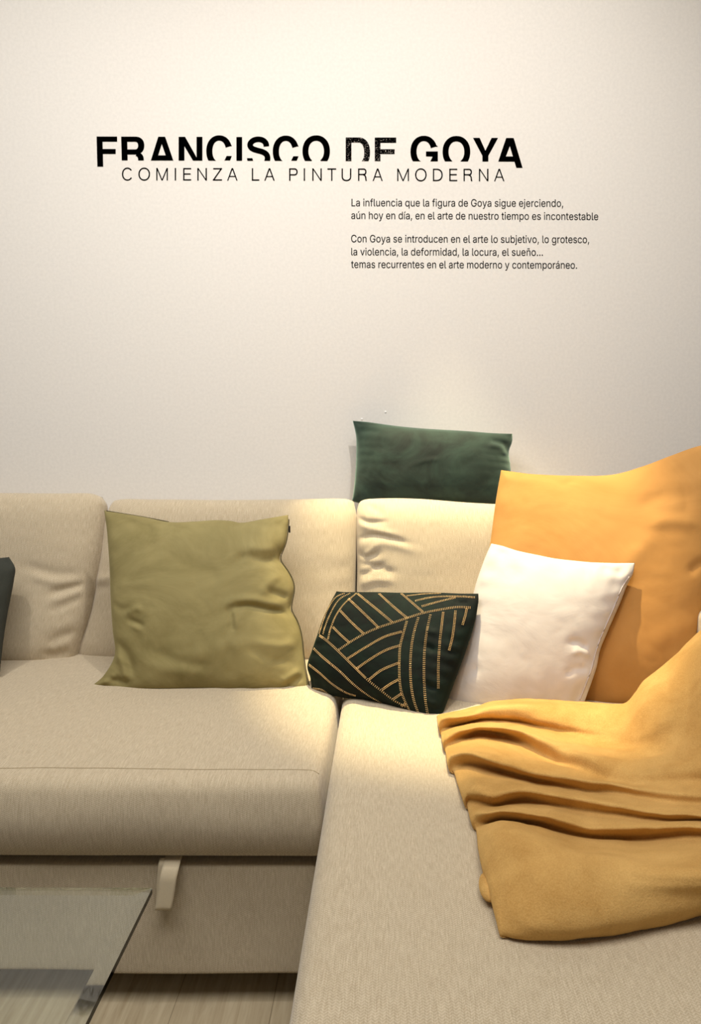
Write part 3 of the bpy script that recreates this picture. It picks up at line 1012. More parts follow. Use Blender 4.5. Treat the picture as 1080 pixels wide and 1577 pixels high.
def title_letters():
    L = []
    t = tp(149)
    L.append(([[(148.8, t), (180.4, t + .1), (180.5, t + 8), (158.0, t + 8), (158.2, t + 19.2), (178.2, t + 19.3), (178.2, t + 26.9), (158.5, t + 26.9), (158.9, 256.6), (150.0, 256.6)]], M_VINYL))
    t = tp(200)
    R = [[(186.6, t), (195.9, t), (196.6, 247), (187.6, 247)], rect(195, 208, t, t + 7.9), rect(195, 209, t + 19.7, t + 27.6)]
    R += ring(208, t + 13.8, 14.2, 13.8, 9.4, 7.9, -90, 90, 30, 2.3)
    R += [[(a, b) for a, b in q] for q in ring(207.5, t + 37, 14.0, 13.4, 8.6, 6.2, 0, 80, 16, 2.6)]
    L.append(([clip_poly(p, cut) for p in R], M_VINYL))
    t = tp(250)
    c = cut(250)
    A = [[(243.8, t), (254.4, t), (249.2, t + 11.2)], [(243.8, t), (249.2, t + 11.2), (243.7, 239.2), (241, c), (232.4, c)], [(254.4, t), (267.0, c), (258.4, c), (255.3, 239.2), (249.2, t + 11.2)], [(243.7, 239.2), (255.3, 239.2), (258.4, c), (241, c)]]
    L.append((A, M_VINYL))
    t = tp(290)
    N = [rect(275.2, 284.1, t, cut(280)), rect(302.8, 311.8, t, cut(305)), [(275.2, t), (285.2, t), (302.9, 242.5), (311.8, cut(305)), (297.4, cut(300)), (284.0, 225.0)]]
    L.append((N, M_VINYL))
    L.append((letter_C(318.7, 357.2, 209.6), M_VINYL))
    L.append(([rect(364.2, 373.0, tp(368), cut(368))], M_VINYL))
    t = tp(400) - .8
    spine = [(410.4, t + 15.2), (409.6, t + 10.5), (405.5, t + 6.0), (398.5, t + 4.2), (391.5, t + 5.4), (386.4, t + 9.4), (385.4, t + 14.2), (388.6, t + 18.4), (396, t + 21.2), (404.5, t + 23.6), (410.2, t + 27.2), (412.2, t + 32.4), (411.2, t + 40)]
    spine = [tuple(p) for p in resample(spine, 48)]
    S = [clip_poly(p, cut) for p in band(spine, 8.6)]
    S.append(('tip', clip_poly([(380.3, t + 33.2), (388.8, t + 33.2), (390.4, t + 39), (381.6, t + 39)], cut)))
    L.append((S, M_VINYL))
    L.append((letter_C(421.2, 460.0, 210.0), M_VINYL))
    L.append((letter_O(466.0, 508.3, 209.6), M_VINYL))
    t = tp(550)
    D = [rect(532.6, 541.4, t, cut(537)), rect(541, 553, t, t + 7.9)]
    D += [clip_poly(p, cut) for p in ring(552.5, t + 23.2, 17.6, 23.2, 9.0, 7.9, -60, 90, 40, 2.25)]
    L.append((D, M_WORN))
    t = tp(590)
    L.append(([[(577.4, t), (610.4, t), (610.4, t + 8.2), (586.1, t + 8.2), (586.1, t + 18.0), (608.0, t + 18.0), (608.0, t + 25.4), (586.1, t + 25.4), (586.1, cut(580)), (577.4, cut(580))]], M_WORN))
    G = letter_C(633.3, 673.4, 210.3)[:-2]
    t = 210.3
    G += [[(664.0, t + 15.7), (674.4, t + 15.7), (673.4, t + 13.8), (663.2, t + 12.8)], [(656.3, 233.2), (674.6, 233.2), (674.6, cut(670)), (666.4, cut(670)), (666.2, 241.2), (656.3, 240.8)], [(667, 240.6), (667.2, cut(667)), (663, cut(663)), (664.6, 245)]]
    L.append((G, M_VINYL))
    L.append((letter_O(681.9, 724.5, 210.6), M_VINYL))
    t = tp(748)
    c = cut(748)
    L.append(([[(728.8, t), (739.0, t), (747.8, 232.0), (757.4, t), (767.4, t), (752.4, 239.8), (752.4, c), (743.2, c), (743.2, 239.8)]], M_VINYL))
    t = tp(785)
    c = cut(780)
    A = [[(779.8, t), (791.4, t), (785.5, 225.0)], [(779.8, t), (785.5, 225.0), (779.4, 240.9), (777.0, c), (767.6, c)], [(791.4, t), (805.1, 258.5), (795.5, 258.5), (792.6, c), (790.2, 240.9), (785.5, 225.0)], [(779.4, 240.9), (790.2, 240.9), (792.6, c), (777.0, c)]]
    L.append((A, M_VINYL))
    return L


title = tag(empty('title_lettering', wall_pt(477, 257)), 'bold black headline letters on the wall, cut off along the bottom', 'lettering')
for polys, mat in title_letters():
    tail = polys.pop() if isinstance(polys[-1][0], str) else None
    o = vinyl('letter', polys, mat, title)
    if tail: vinyl('letter_tip', [tail[1]], mat, o)
    if mat is M_WORN: tag(o, 'speckled worn black letter')

sub = tag(empty('subtitle_lettering', wall_pt(483, 279)), 'thin widely spaced black capitals on the wall right below the bold headline', 'lettering')
SUBS = [('C', 187.9, 204.7), ('O', 213.2, 231.1), ('M', 240.8, 258.6), ('I', 269.3, 271.2), ('E', 282.2, 294.5), ('N', 304.0, 318.7), ('Z', 327.9, 342.1), ('A', 349.9, 366.0), ('L', 388.0, 399.6), ('A', 407.2, 423.2),
        ('P', 445.5, 458.6), ('I', 468.0, 469.9), ('N', 481.1, 495.7), ('T', 504.4, 517.9), ('U', 526.3, 541.2), ('R', 551.7, 565.0), ('A', 574.0, 589.7), ('M', 612.0, 630.0), ('O', 639.5, 657.3), ('D', 667.0, 682.0),
        ('E', 692.2, 704.5), ('R', 714.2, 727.5), ('N', 737.8, 752.5), ('A', 761.2, 777.2)]
SW = 1.95


def thin(ch, x0, x1):
    t = 258.5 + (x0 - 188) * .0026; b = t + 19.2
    h = SW / 2
    a, z = x0 + h, x1 - h
    w = x1 - x0
    m = (t + b) / 2
    if ch == 'I': return [rect((x0 + x1) / 2 - h, (x0 + x1) / 2 + h, t, b)]
    if ch == 'L': return [rect(x0, x0 + SW, t, b), rect(x0, x1, b - SW, b)]
    if ch == 'T': return [rect((x0 + x1) / 2 - h, (x0 + x1) / 2 + h, t, b), rect(x0, x1, t, t + SW)]
    if ch == 'E': return [rect(x0, x0 + SW, t, b), rect(x0, x1, t, t + SW), rect(x0, x1, b - SW, b), rect(x0, x1 - .8, m - h - .4, m + h - .4)]
    if ch == 'Z': return [rect(x0 + .6, x1, t, t + SW), rect(x0, x1, b - SW, b)] + band([(x0 + 1.1, b - h), (x1 - 1.1, t + h)], SW)
    if ch == 'N': return [rect(x0, x0 + SW, t, b), rect(x1 - SW, x1, t, b)] + [[(x0, t), (x0 + 1.9, t), (x1, b), (x1 - 1.9, b)]]
    if ch == 'M': return [rect(x0, x0 + SW * .9, t, b), rect(x1 - SW * .9, x1, t, b), [(x0, t), (x0 + 1.9, t), (x0 + w / 2 + .9, b), (x0 + w / 2 - .9, b)], [(x1 - 1.9, t), (x1, t), (x0 + w / 2 + .9, b), (x0 + w / 2 - .9, b)]]
    if ch == 'A':
        c = (x0 + x1) / 2
        return [[(c - 1.1, t), (c + .9, t), (x0 + 1.8, b), (x0, b)], [(c - .9, t), (c + 1.1, t), (x1, b), (x1 - 1.8, b)], rect(x0 + w * .2, x1 - w * .2, b - 7.2, b - 5.6)]
    if ch == 'O': return ring((x0 + x1) / 2, m, w / 2, 10.1, SW, SW, 0, 360, 48, 2.1)
    if ch == 'C': return ring((x0 + x1) / 2, m, w / 2, 10.1, SW, SW, 38, 325, 44, 2.1)
    if ch == 'U': return [rect(x0, x0 + SW, t, b - 7), rect(x1 - SW, x1, t, b - 7)] + ring((x0 + x1) / 2, b - 7, w / 2, 7.3, SW, SW, 180, 360, 30, 2.3)
    if ch == 'D': return [rect(x0, x0 + SW, t, b), rect(x0, x0 + 5.5, t, t + SW), rect(x0, x0 + 5.5, b - SW, b)] + ring(x0 + 5.4, m, x1 - x0 - 5.4, 9.6, SW, SW, -90, 90, 30, 2.3)
    if ch in 'PR':
        bh = 10.2 if ch == 'R' else 11.0
        P = [rect(x0, x0 + SW, t, b), rect(x0, x1 - 5, t, t + SW), rect(x0, x1 - 5, t + bh - SW, t + bh)] + ring(x1 - 5.2, t + bh / 2, 5.2 - (.4 if ch == 'R' else 0), bh / 2, SW, SW, -90, 90, 20, 2.3)
        if ch == 'R': P += band([(x1 - 5.4, t + bh - h), (x1 - 2.8, t + bh + .6), (x1 - 1.6, t + bh + 3.0), (x1 - 1.2, b - 2), (x1 - .6, b)], SW)
        return P
    return []


for ch, x0, x1 in SUBS:
    vinyl('letter', thin(ch, x0, x1), M_VINYL, sub)

# body text: outlines as (advance, [bezier loops of left handle, point, right handle])
GLYPHS = {',':(188,[[53,-119,38,-119,48,-56,58,8,68,71,91,71,114,71,137,71,119,8,102,-56,84,-119,69,-119]]),'.':(188,[[108,-4,95,-4,83,-4,72,0,63,9,54,18,50,28,50,41,50,54,54,65,63,73,72,82,83,87,95,87,108,87,119,82,128,73,137,65,141,54,141,41,141,28,137,18,128,9,119,0]]),'C':(510,[[293,-7,267,-7,223,-7,184,4,150,25,116,46,89,76,70,115,50,154,40,201,40,254,40,308,50,354,70,393,89,432,116,462,150,484,184,505,223,516,267,516,293,516,317,512,340,504,363,497,384,486,402,471,420,457,436,439,448,418,460,398,468,374,473,348,451,348,430,348,408,348,404,366,398,381,389,395,381,408,370,419,357,428,345,438,331,444,315,449,300,454,284,456,267,456,236,456,208,448,184,432,159,417,139,394,125,364,111,334,103,297,103,254,103,211,111,175,125,145,140,115,159,92,184,76,209,61,236,53,267,53,284,53,300,55,315,60,331,65,345,71,357,81,370,90,381,101,389,114,398,128,404,143,408,160,430,160,451,160,473,160,469,135,460,111,448,91,436,70,421,52,402,38,384,23,363,12,341,5,318,-3]]),'G':(520,[[309,-7,269,-7,223,-7,184,4,149,25,115,46,88,77,69,116,50,155,40,201,40,254,40,308,50,354,69,393,88,432,115,462,149,484,183,505,221,516,265,516,292,516,317,512,340,504,364,496,385,484,403,469,422,454,437,437,449,416,461,396,470,373,474,349,452,349,430,349,408,349,403,365,396,380,387,393,379,406,368,417,356,427,344,436,330,444,315,448,300,453,283,456,265,456,235,456,208,448,183,432,159,417,139,394,125,364,111,334,103,297,103,254,103,211,111,175,125,145,140,115,159,92,184,76,209,61,237,53,269,53,297,53,323,59,345,71,367,83,384,101,396,123,409,146,415,172,415,202,421,201,428,200,434,199,384,199,333,199,283,199,283,218,283,237,283,256,348,256,413,256,478,256,478,237,478,219,478,200,478,158,469,122,451,91,433,60,408,36,377,19,345,2]]),'L':(393,[[160,0,60,0,60,170,60,339,60,509,82,509,103,509,125,509,125,358,125,208,125,57,203,57,282,57,361,57,361,38,361,19,361,0,261,0]]),'a':(389,[[182,-9,160,-9,136,-9,114,-4,94,5,75,14,59,27,48,45,36,62,30,83,30,108,30,130,35,147,43,161,52,175,63,185,78,193,92,201,108,207,125,211,143,215,160,218,178,220,201,223,219,225,234,227,248,228,258,231,265,235,272,239,276,245,276,255,276,255,276,256,276,257,276,272,273,286,267,297,261,308,252,316,240,322,228,328,213,331,196,331,178,331,162,328,149,322,136,317,126,309,118,301,110,292,104,283,100,274,80,280,61,285,41,291,50,314,62,332,79,346,95,360,113,369,133,375,153,381,173,384,194,384,208,384,223,383,239,379,255,376,271,370,286,360,301,351,313,338,322,320,332,303,337,280,337,251,337,168,337,84,337,0,317,0,297,0,277,0,277,17,277,35,277,52,275,52,274,52,272,52,268,43,261,34,252,25,243,15,230,7,215,1,200,-5],[155,45,170,45,193,45,212,50,228,59,243,68,255,79,263,93,271,107,276,122,276,138,276,155,276,173,276,190,273,187,268,184,259,182,251,180,242,178,231,176,221,174,210,172,200,171,190,170,182,169,175,168,161,166,147,163,134,159,121,154,111,148,103,139,96,131,92,119,92,105,92,92,95,81,102,72,109,63,118,57,130,52,142,48]]),'b':(424,[[261,-8,229,-8,206,-8,187,-4,172,4,158,12,146,21,138,31,129,42,123,51,118,59,116,59,114,59,112,59,112,39,112,20,112,0,92,0,72,0,53,0,53,170,53,339,53,509,73,509,93,509,114,509,114,446,114,382,114,319,115,319,117,319,118,319,123,327,129,336,137,346,145,356,157,365,171,373,186,381,205,384,229,384,261,384,289,376,313,361,337,345,356,322,370,293,383,263,390,229,390,189,390,149,383,114,370,84,356,55,337,32,313,16,289,0],[197,47,220,47,244,47,263,53,279,66,295,78,308,95,316,117,324,138,328,162,328,189,328,216,324,240,316,261,308,282,296,299,280,311,264,324,244,330,220,330,197,330,177,324,161,312,145,300,133,284,125,263,117,242,113,217,113,189,113,161,117,136,125,115,133,94,146,77,162,65,178,53]]),'c':(396,[[226,-8,207,-8,173,-8,143,0,117,16,91,33,71,56,56,85,41,114,34,149,34,187,34,227,41,262,56,291,71,321,91,343,117,360,143,376,173,384,207,384,226,384,243,382,260,377,276,372,292,365,305,356,319,347,330,335,340,322,350,309,357,294,362,277,342,272,322,267,303,262,300,272,296,281,290,289,285,297,278,305,270,311,262,317,253,322,242,325,232,328,220,330,207,330,182,330,161,323,145,310,129,297,116,280,108,258,100,237,96,213,96,187,96,162,100,139,108,117,116,96,129,79,145,66,161,53,182,46,207,46,220,46,232,48,243,52,253,55,263,60,271,66,279,72,286,80,292,89,297,97,301,107,304,117,324,112,343,107,363,102,358,85,351,70,341,56,332,43,320,31,306,21,293,12,277,4,261,-1,244,-6]]),'d':(424,[[219,-8,195,-8,164,-8,136,0,111,16,87,32,68,55,55,84,41,114,34,149,34,189,34,229,41,263,55,293,69,322,88,345,112,361,136,376,164,384,196,384,219,384,238,381,253,373,268,365,279,356,287,346,296,336,302,327,306,319,308,319,309,319,311,319,311,382,311,446,311,509,331,509,351,509,372,509,372,339,372,170,372,0,352,0,332,0,313,0,313,20,313,39,313,59,311,59,309,59,307,59,302,51,295,42,287,31,278,21,267,12,252,4,238,-4],[181,47,205,47,227,47,247,53,263,65,279,77,291,94,299,115,308,136,312,161,312,189,312,217,308,242,300,263,292,284,279,300,263,312,247,324,228,330,205,330,181,330,161,324,145,311,129,299,116,282,108,261,100,240,96,216,96,189,96,162,100,138,109,117,117,95,129,78,145,66,161,53]]),'e':(404,[[238,-8,212,-8,175,-8,143,0,117,16,90,33,70,56,56,85,41,114,34,148,34,187,34,226,41,260,55,290,69,319,89,343,115,359,141,376,171,384,205,384,226,384,246,381,266,374,285,367,303,356,319,341,335,326,348,306,357,282,366,258,371,228,371,194,371,186,371,178,371,169,272,169,174,169,75,169,75,187,75,204,75,221,163,221,250,221,338,221,329,215,319,208,310,202,310,227,306,249,298,269,290,288,278,303,263,314,247,325,228,330,205,330,182,330,163,325,146,313,130,302,118,288,109,270,100,251,96,232,96,211,96,200,96,189,96,178,96,150,101,126,110,106,120,87,134,72,151,61,168,51,189,46,212,46,228,46,241,48,254,53,266,57,277,64,285,73,294,82,301,93,306,105,325,101,345,96,365,91,359,71,349,54,335,39,321,24,303,13,283,4,262,-4]]),'f':(254,[[154,379,228,379,228,362,228,344,228,327,154,327,80,327,6,327,6,344,6,362,6,379,80,379],[101,0,81,0,81,144,81,288,81,432,81,453,86,471,96,486,106,500,119,511,135,519,152,526,169,530,187,530,201,530,213,529,222,527,232,525,238,523,243,521,238,503,233,486,227,468,224,470,220,471,215,472,210,473,203,474,195,474,176,474,163,469,154,460,146,451,142,437,142,419,142,279,142,140,142,0,121,0]]),'g':(425,[[238,-151,207,-151,179,-151,155,-147,134,-140,113,-132,96,-123,82,-110,69,-98,58,-84,51,-69,67,-60,84,-50,101,-41,107,-49,113,-57,122,-66,130,-75,141,-82,154,-88,168,-94,186,-97,207,-97,238,-97,263,-90,282,-75,302,-60,311,-37,311,-6,311,19,311,44,311,68,310,68,308,68,306,68,301,60,295,51,287,41,278,32,267,23,252,16,238,8,219,5,195,5,164,5,137,12,113,27,88,41,69,62,55,90,41,118,34,152,34,191,34,230,41,264,55,293,69,322,88,345,112,361,137,376,165,384,196,384,220,384,239,381,253,373,268,365,280,356,288,346,297,336,303,327,308,319,309,319,311,319,313,319,313,339,313,359,313,379,333,379,353,379,372,379,372,250,372,121,372,-9,372,-42,365,-69,350,-90,335,-111,316,-126,291,-136,266,-146],[181,59,205,59,228,59,248,64,264,75,280,86,292,101,300,121,308,141,312,165,312,193,312,220,308,243,300,264,292,284,280,301,264,312,248,324,228,330,205,330,181,330,161,324,145,312,129,299,117,283,109,262,100,242,96,219,96,193,96,166,100,143,109,123,117,103,129,87,145,76,162,65]]),'h':(410,[[114,249,114,227,114,151,114,76,114,0,93,0,73,0,53,0,53,170,53,339,53,509,73,509,93,509,114,509,114,435,114,361,114,287,110,287,106,287,102,287,114,322,131,347,152,362,174,377,199,384,227,384,253,384,276,379,295,369,315,358,330,342,341,321,352,299,357,273,357,240,357,160,357,80,357,0,337,0,316,0,296,0,296,78,296,157,296,235,296,265,288,288,273,304,258,321,237,329,210,329,192,329,175,325,161,317,146,309,135,298,126,283,118,267]]),'i':(167,[[73,0,53,0,53,126,53,253,53,379,73,379,93,379,114,379,114,253,114,126,114,0,93,0],[95,443,84,443,72,443,62,447,54,455,45,462,41,472,41,483,41,494,45,504,54,512,62,520,72,524,84,524,95,524,106,520,114,512,122,504,126,494,126,483,126,472,122,462,114,455,106,447]]),'j':(167,[[53,243,53,379,73,379,93,379,114,379,114,243,114,106,114,-30,114,-53,110,-73,102,-90,93,-107,81,-120,65,-129,48,-138,28,-143,4,-143,-1,-143,-5,-143,-10,-143,-10,-124,-10,-105,-10,-87,-6,-87,-2,-87,2,-87,20,-87,32,-82,40,-72,49,-62,53,-48,53,-29,53,107],[95,443,83,443,72,443,62,447,53,455,45,462,41,472,41,483,41,494,45,504,53,512,62,520,72,524,83,524,95,524,105,520,114,512,122,504,126,494,126,483,126,472,122,462,114,455,105,447]]),'l':(189,[[147,-2,139,-2,110,-2,88,5,74,20,60,35,53,57,53,84,53,226,53,367,53,509,73,509,93,509,114,509,114,372,114,235,114,99,114,81,116,69,120,62,125,55,133,52,146,52,152,52,157,52,160,53,164,53,167,54,170,54,173,37,177,20,181,3,175,1,169,0,162,-1,154,-2]]),'m':(610,[[73,0,53,0,53,126,53,253,53,379,72,379,92,379,112,379,112,351,112,323,112,295,111,295,109,295,108,295,113,316,121,332,132,346,144,359,157,369,172,376,187,383,203,386,219,386,247,386,270,378,287,361,305,344,316,322,321,295,318,295,315,295,312,295,317,313,325,329,337,343,349,357,364,367,381,375,398,382,416,386,437,386,459,386,479,381,497,372,515,362,530,348,541,328,551,309,557,285,557,255,557,170,557,85,557,0,536,0,516,0,496,0,496,85,496,169,496,254,496,281,488,301,473,313,457,325,439,330,419,330,402,330,387,327,374,320,362,313,352,303,345,290,339,278,335,263,335,247,335,165,335,82,335,0,315,0,295,0,274,0,274,87,274,173,274,260,274,281,267,298,253,311,239,324,221,330,199,330,185,330,171,327,158,320,144,313,134,303,126,289,118,276,114,258,114,238,114,159,114,79,114,0,93,0]]),'n':(410,[[114,249,114,227,114,151,114,76,114,0,93,0,73,0,53,0,53,126,53,253,53,379,72,379,92,379,112,379,112,349,112,318,112,287,109,287,106,287,102,287,114,322,131,347,152,362,174,377,199,384,227,384,253,384,276,379,295,369,314,358,330,342,341,321,352,299,357,273,357,240,357,160,357,80,357,0,337,0,316,0,296,0,296,78,296,157,296,235,296,265,288,288,273,304,258,321,237,329,210,329,192,329,175,325,161,317,146,309,135,298,126,283,118,267]]),'o':(415,[[242,-8,207,-8,173,-8,143,0,117,16,91,33,71,56,56,85,41,114,34,149,34,187,34,227,41,262,56,291,71,321,91,343,117,360,143,376,173,384,207,384,242,384,273,376,299,360,325,343,345,321,359,291,374,262,381,227,381,187,381,149,374,114,359,85,345,56,325,33,299,16,273,0],[182,46,207,46,233,46,254,53,270,66,287,79,299,96,307,117,315,139,319,162,319,187,319,213,315,236,307,258,299,280,287,297,270,310,254,323,233,330,207,330,182,330,161,323,145,310,129,297,116,280,108,258,100,237,96,213,96,187,96,162,100,139,108,117,116,96,129,79,145,66,161,53]]),'p':(424,[[73,-143,53,-143,53,31,53,205,53,379,72,379,92,379,112,379,112,359,112,339,112,319,114,319,116,319,118,319,123,327,129,336,137,346,145,356,157,365,171,373,186,381,205,384,229,384,261,384,289,376,313,361,337,345,356,322,370,293,383,263,390,229,390,189,390,149,383,114,370,84,356,55,337,32,313,16,289,0,261,-8,229,-8,206,-8,187,-4,173,4,158,12,146,21,138,31,130,42,123,51,118,59,117,59,115,59,114,59,114,-8,114,-76,114,-143,93,-143],[197,47,220,47,244,47,263,53,279,66,295,78,308,95,316,117,324,138,328,162,328,189,328,216,324,240,316,261,308,282,296,299,280,311,264,324,244,330,220,330,197,330,177,324,161,312,145,300,133,284,125,263,117,242,113,217,113,189,113,161,117,136,125,115,133,94,146,77,162,65,178,53]]),'q':(424,[[372,31,372,-143,351,-143,331,-143,311,-143,311,-76,311,-8,311,59,309,59,308,59,306,59,302,51,295,42,287,31,278,21,267,12,252,4,238,-4,219,-8,195,-8,164,-8,136,0,111,16,87,32,68,55,55,84,41,114,34,149,34,189,34,229,41,263,55,293,69,322,88,345,112,361,136,376,164,384,196,384,219,384,238,381,253,373,268,365,279,356,287,346,296,336,302,327,307,319,309,319,311,319,313,319,313,339,313,359,313,379,332,379,352,379,372,379,372,205],[181,47,205,47,227,47,247,53,263,65,279,77,291,94,299,115,308,136,312,161,312,189,312,217,308,242,300,263,292,284,279,300,263,312,247,324,228,330,205,330,181,330,161,324,145,311,129,299,116,282,108,261,100,240,96,216,96,189,96,162,100,138,109,117,117,95,129,78,145,66,161,53]]),'r':(259,[[73,0,53,0,53,126,53,253,53,379,72,379,92,379,112,379,112,360,112,340,112,321,113,321,114,321,115,321,122,340,135,355,152,367,170,379,190,385,213,385,218,385,223,385,229,384,235,384,240,384,243,384,243,363,243,343,243,322,242,323,237,323,230,324,223,325,215,326,207,326,189,326,173,322,159,315,145,307,134,297,126,284,118,270,114,255,114,237,114,158,114,79,114,0,93,0]]),'s':(365,[[211,-8,182,-8,156,-8,133,-4,112,3,92,11,75,23,62,38,49,53,40,72,36,94,55,98,74,102,94,107,99,86,109,70,124,60,139,50,158,45,181,45,208,45,229,51,244,62,260,74,268,87,268,103,268,116,263,127,254,136,245,144,231,151,212,155,191,160,170,165,149,170,115,178,89,191,72,208,55,225,47,247,47,274,47,296,53,315,65,332,77,348,94,361,115,370,136,380,160,384,187,384,213,384,235,380,254,372,272,365,287,353,299,339,310,325,319,309,324,290,305,286,287,281,268,277,263,292,255,304,243,316,230,327,212,333,187,333,165,333,146,327,131,317,116,306,109,293,109,277,109,263,114,252,124,243,134,235,150,228,172,223,191,218,210,214,229,209,264,201,290,188,306,171,323,154,331,133,331,107,331,84,325,64,312,47,300,30,282,16,260,6,237,-3]]),'t':(227,[[138,379,204,379,204,362,204,344,204,327,138,327,72,327,6,327,6,344,6,362,6,379,72,379],[65,345,65,471,85,471,106,471,126,471,126,347,126,222,126,98,126,81,129,69,136,61,143,54,154,50,170,50,174,50,179,50,185,51,191,52,197,53,202,54,206,36,209,19,213,2,207,0,200,-2,192,-3,184,-4,176,-4,168,-4,136,-4,110,4,92,21,74,38,65,62,65,93,65,219]]),'u':(410,[[211,-5,182,-5,157,-5,134,0,115,11,95,21,80,37,69,59,58,80,53,107,53,139,53,219,53,299,53,379,73,379,93,379,114,379,114,301,114,222,114,144,114,114,121,91,137,75,152,58,173,50,200,50,218,50,235,54,249,62,264,70,275,81,283,97,292,112,296,131,296,153,296,228,296,304,296,379,316,379,337,379,357,379,357,253,357,126,357,0,337,0,318,0,298,0,298,31,298,61,298,92,301,92,304,92,307,92,295,57,279,32,257,17,235,2]]),'v':(389,[[184,0,163,0,114,126,66,253,17,379,40,379,62,379,84,379,111,305,138,230,165,155,174,132,181,110,187,87,193,64,199,42,206,21,198,21,191,21,184,21,191,42,197,64,203,87,209,110,216,132,224,155,251,230,278,305,305,379,327,379,349,379,371,379,323,253,275,126,226,0,205,0]]),'y':(389,[[51,-140,47,-139,52,-121,57,-103,61,-86,65,-86,68,-87,71,-87,83,-90,94,-91,104,-89,114,-87,122,-82,130,-74,138,-66,145,-53,151,-36,155,-24,159,-13,163,-1,114,126,66,252,17,379,40,379,62,379,84,379,111,305,138,230,165,155,174,132,181,109,187,87,193,64,199,42,206,21,198,21,191,21,184,21,190,42,196,64,202,87,209,110,216,132,224,155,251,230,278,305,305,379,327,379,349,379,371,379,316,234,260,88,204,-58,196,-78,187,-94,177,-107,166,-120,153,-129,139,-136,125,-142,109,-145,91,-145,81,-145,72,-144,65,-143,57,-142]]),'á':(389,[[182,-9,160,-9,136,-9,114,-4,94,5,75,14,59,27,48,45,36,62,30,83,30,108,30,130,35,147,43,161,52,175,63,185,78,193,92,201,108,207,125,211,143,215,160,218,178,220,201,223,219,225,234,227,248,228,258,231,265,235,272,239,276,245,276,255,276,255,276,256,276,257,276,272,273,286,267,297,261,308,252,316,240,322,228,328,213,331,196,331,178,331,162,328,149,322,136,317,126,309,118,301,110,292,104,283,100,274,80,280,61,285,41,291,50,314,62,332,79,346,95,360,113,369,133,375,153,381,173,384,194,384,208,384,223,383,239,379,255,376,271,370,286,360,301,351,313,338,322,320,332,303,337,280,337,251,337,168,337,84,337,0,317,0,297,0,277,0,277,17,277,35,277,52,275,52,274,52,272,52,268,43,261,34,252,25,243,15,230,7,215,1,200,-5],[155,45,170,45,193,45,212,50,228,59,243,68,255,79,263,93,271,107,276,122,276,138,276,155,276,173,276,190,273,187,268,184,259,182,251,180,242,178,231,176,221,174,210,172,200,171,190,170,182,169,175,168,161,166,147,163,134,159,121,154,111,148,103,139,96,131,92,119,92,105,92,92,95,81,102,72,109,63,118,57,130,52,142,48],[179,429,162,429,178,462,194,496,210,529,233,529,255,529,278,529,256,496,234,462,212,429,196,429]]),'í':(167,[[73,0,53,0,53,126,53,253,53,379,73,379,93,379,114,379,114,253,114,126,114,0,93,0],[73,429,57,429,73,462,89,496,104,529,127,529,150,529,173,529,151,496,129,462,107,429,90,429]]),'ñ':(410,[[114,249,114,227,114,151,114,76,114,0,93,0,73,0,53,0,53,126,53,253,53,379,72,379,92,379,112,379,112,349,112,318,112,287,109,287,106,287,102,287,114,322,131,347,152,362,174,377,199,384,227,384,253,384,276,379,295,369,314,358,330,342,341,321,352,299,357,273,357,240,357,160,357,80,357,0,337,0,316,0,296,0,296,78,296,157,296,235,296,265,288,288,273,304,258,321,237,329,210,329,192,329,175,325,161,317,146,309,135,298,126,283,118,267],[266,446,250,446,241,446,233,448,225,450,217,453,209,457,202,460,195,464,188,467,182,470,176,473,171,475,167,475,161,475,156,472,153,466,151,460,149,454,149,448,134,448,120,448,106,448,107,468,111,485,120,498,129,512,143,518,161,518,170,518,178,517,185,514,193,511,200,508,207,504,213,500,219,497,226,494,232,491,237,490,243,490,249,490,253,492,256,496,259,500,261,507,262,517,276,517,290,517,304,517,303,496,298,479,289,466,280,453]]),'ú':(410,[[211,-5,182,-5,157,-5,134,0,115,11,95,21,80,37,69,59,58,80,53,107,53,139,53,219,53,299,53,379,73,379,93,379,114,379,114,301,114,222,114,144,114,114,121,91,137,75,152,58,173,50,200,50,218,50,235,54,249,62,264,70,275,81,283,97,292,112,296,131,296,153,296,228,296,304,296,379,316,379,337,379,357,379,357,253,357,126,357,0,337,0,318,0,298,0,298,31,298,61,298,92,301,92,304,92,307,92,295,57,279,32,257,17,235,2],[195,429,178,429,194,462,210,496,226,529,248,529,271,529,294,529,272,496,250,462,228,429,211,429]]),'…':(588,[[111,-4,98,-4,85,-4,75,0,66,9,57,18,52,28,52,41,52,54,57,65,66,73,75,82,85,87,98,87,111,87,122,82,130,73,139,65,144,54,144,41,144,28,139,18,130,9,122,0],[307,-4,294,-4,281,-4,271,0,262,9,253,18,248,28,248,41,248,54,253,65,262,73,271,82,281,87,294,87,307,87,318,82,326,73,335,65,340,54,340,41,340,28,335,18,326,9,318,0],[503,-4,490,-4,478,-4,467,0,458,9,449,18,445,28,445,41,445,54,449,65,458,73,467,82,478,87,490,87,503,87,514,82,523,73,532,65,536,54,536,41,536,28,532,18,523,9,514,0]]),' ':(188,[])}
LINES = [
    ('La influencia que la figura de Goya sigue ejerciendo,', 541.6, 867.6, 317.6, 318.6),
    ('a\u00fan hoy en d\u00eda, en el arte de nuestro tiempo es incontestable', 541.2, 921.6, 337.2, 338.9),
    ('Con Goya se introducen en el arte lo subjetivo, lo grotesco,', 541.0, 907.6, 373.1, 374.4),
    ('la violencia, la deformidad, la locura, el sue\u00f1o\u2026', 541.2, 836.4, 393.2, 394.0),
    ('temas recurrentes en el arte moderno y contempor\u00e1neo.', 541.0, 889.0, 412.6, 413.8),
]
KY = 22.4 / 1000.0
BOLD = 4.0


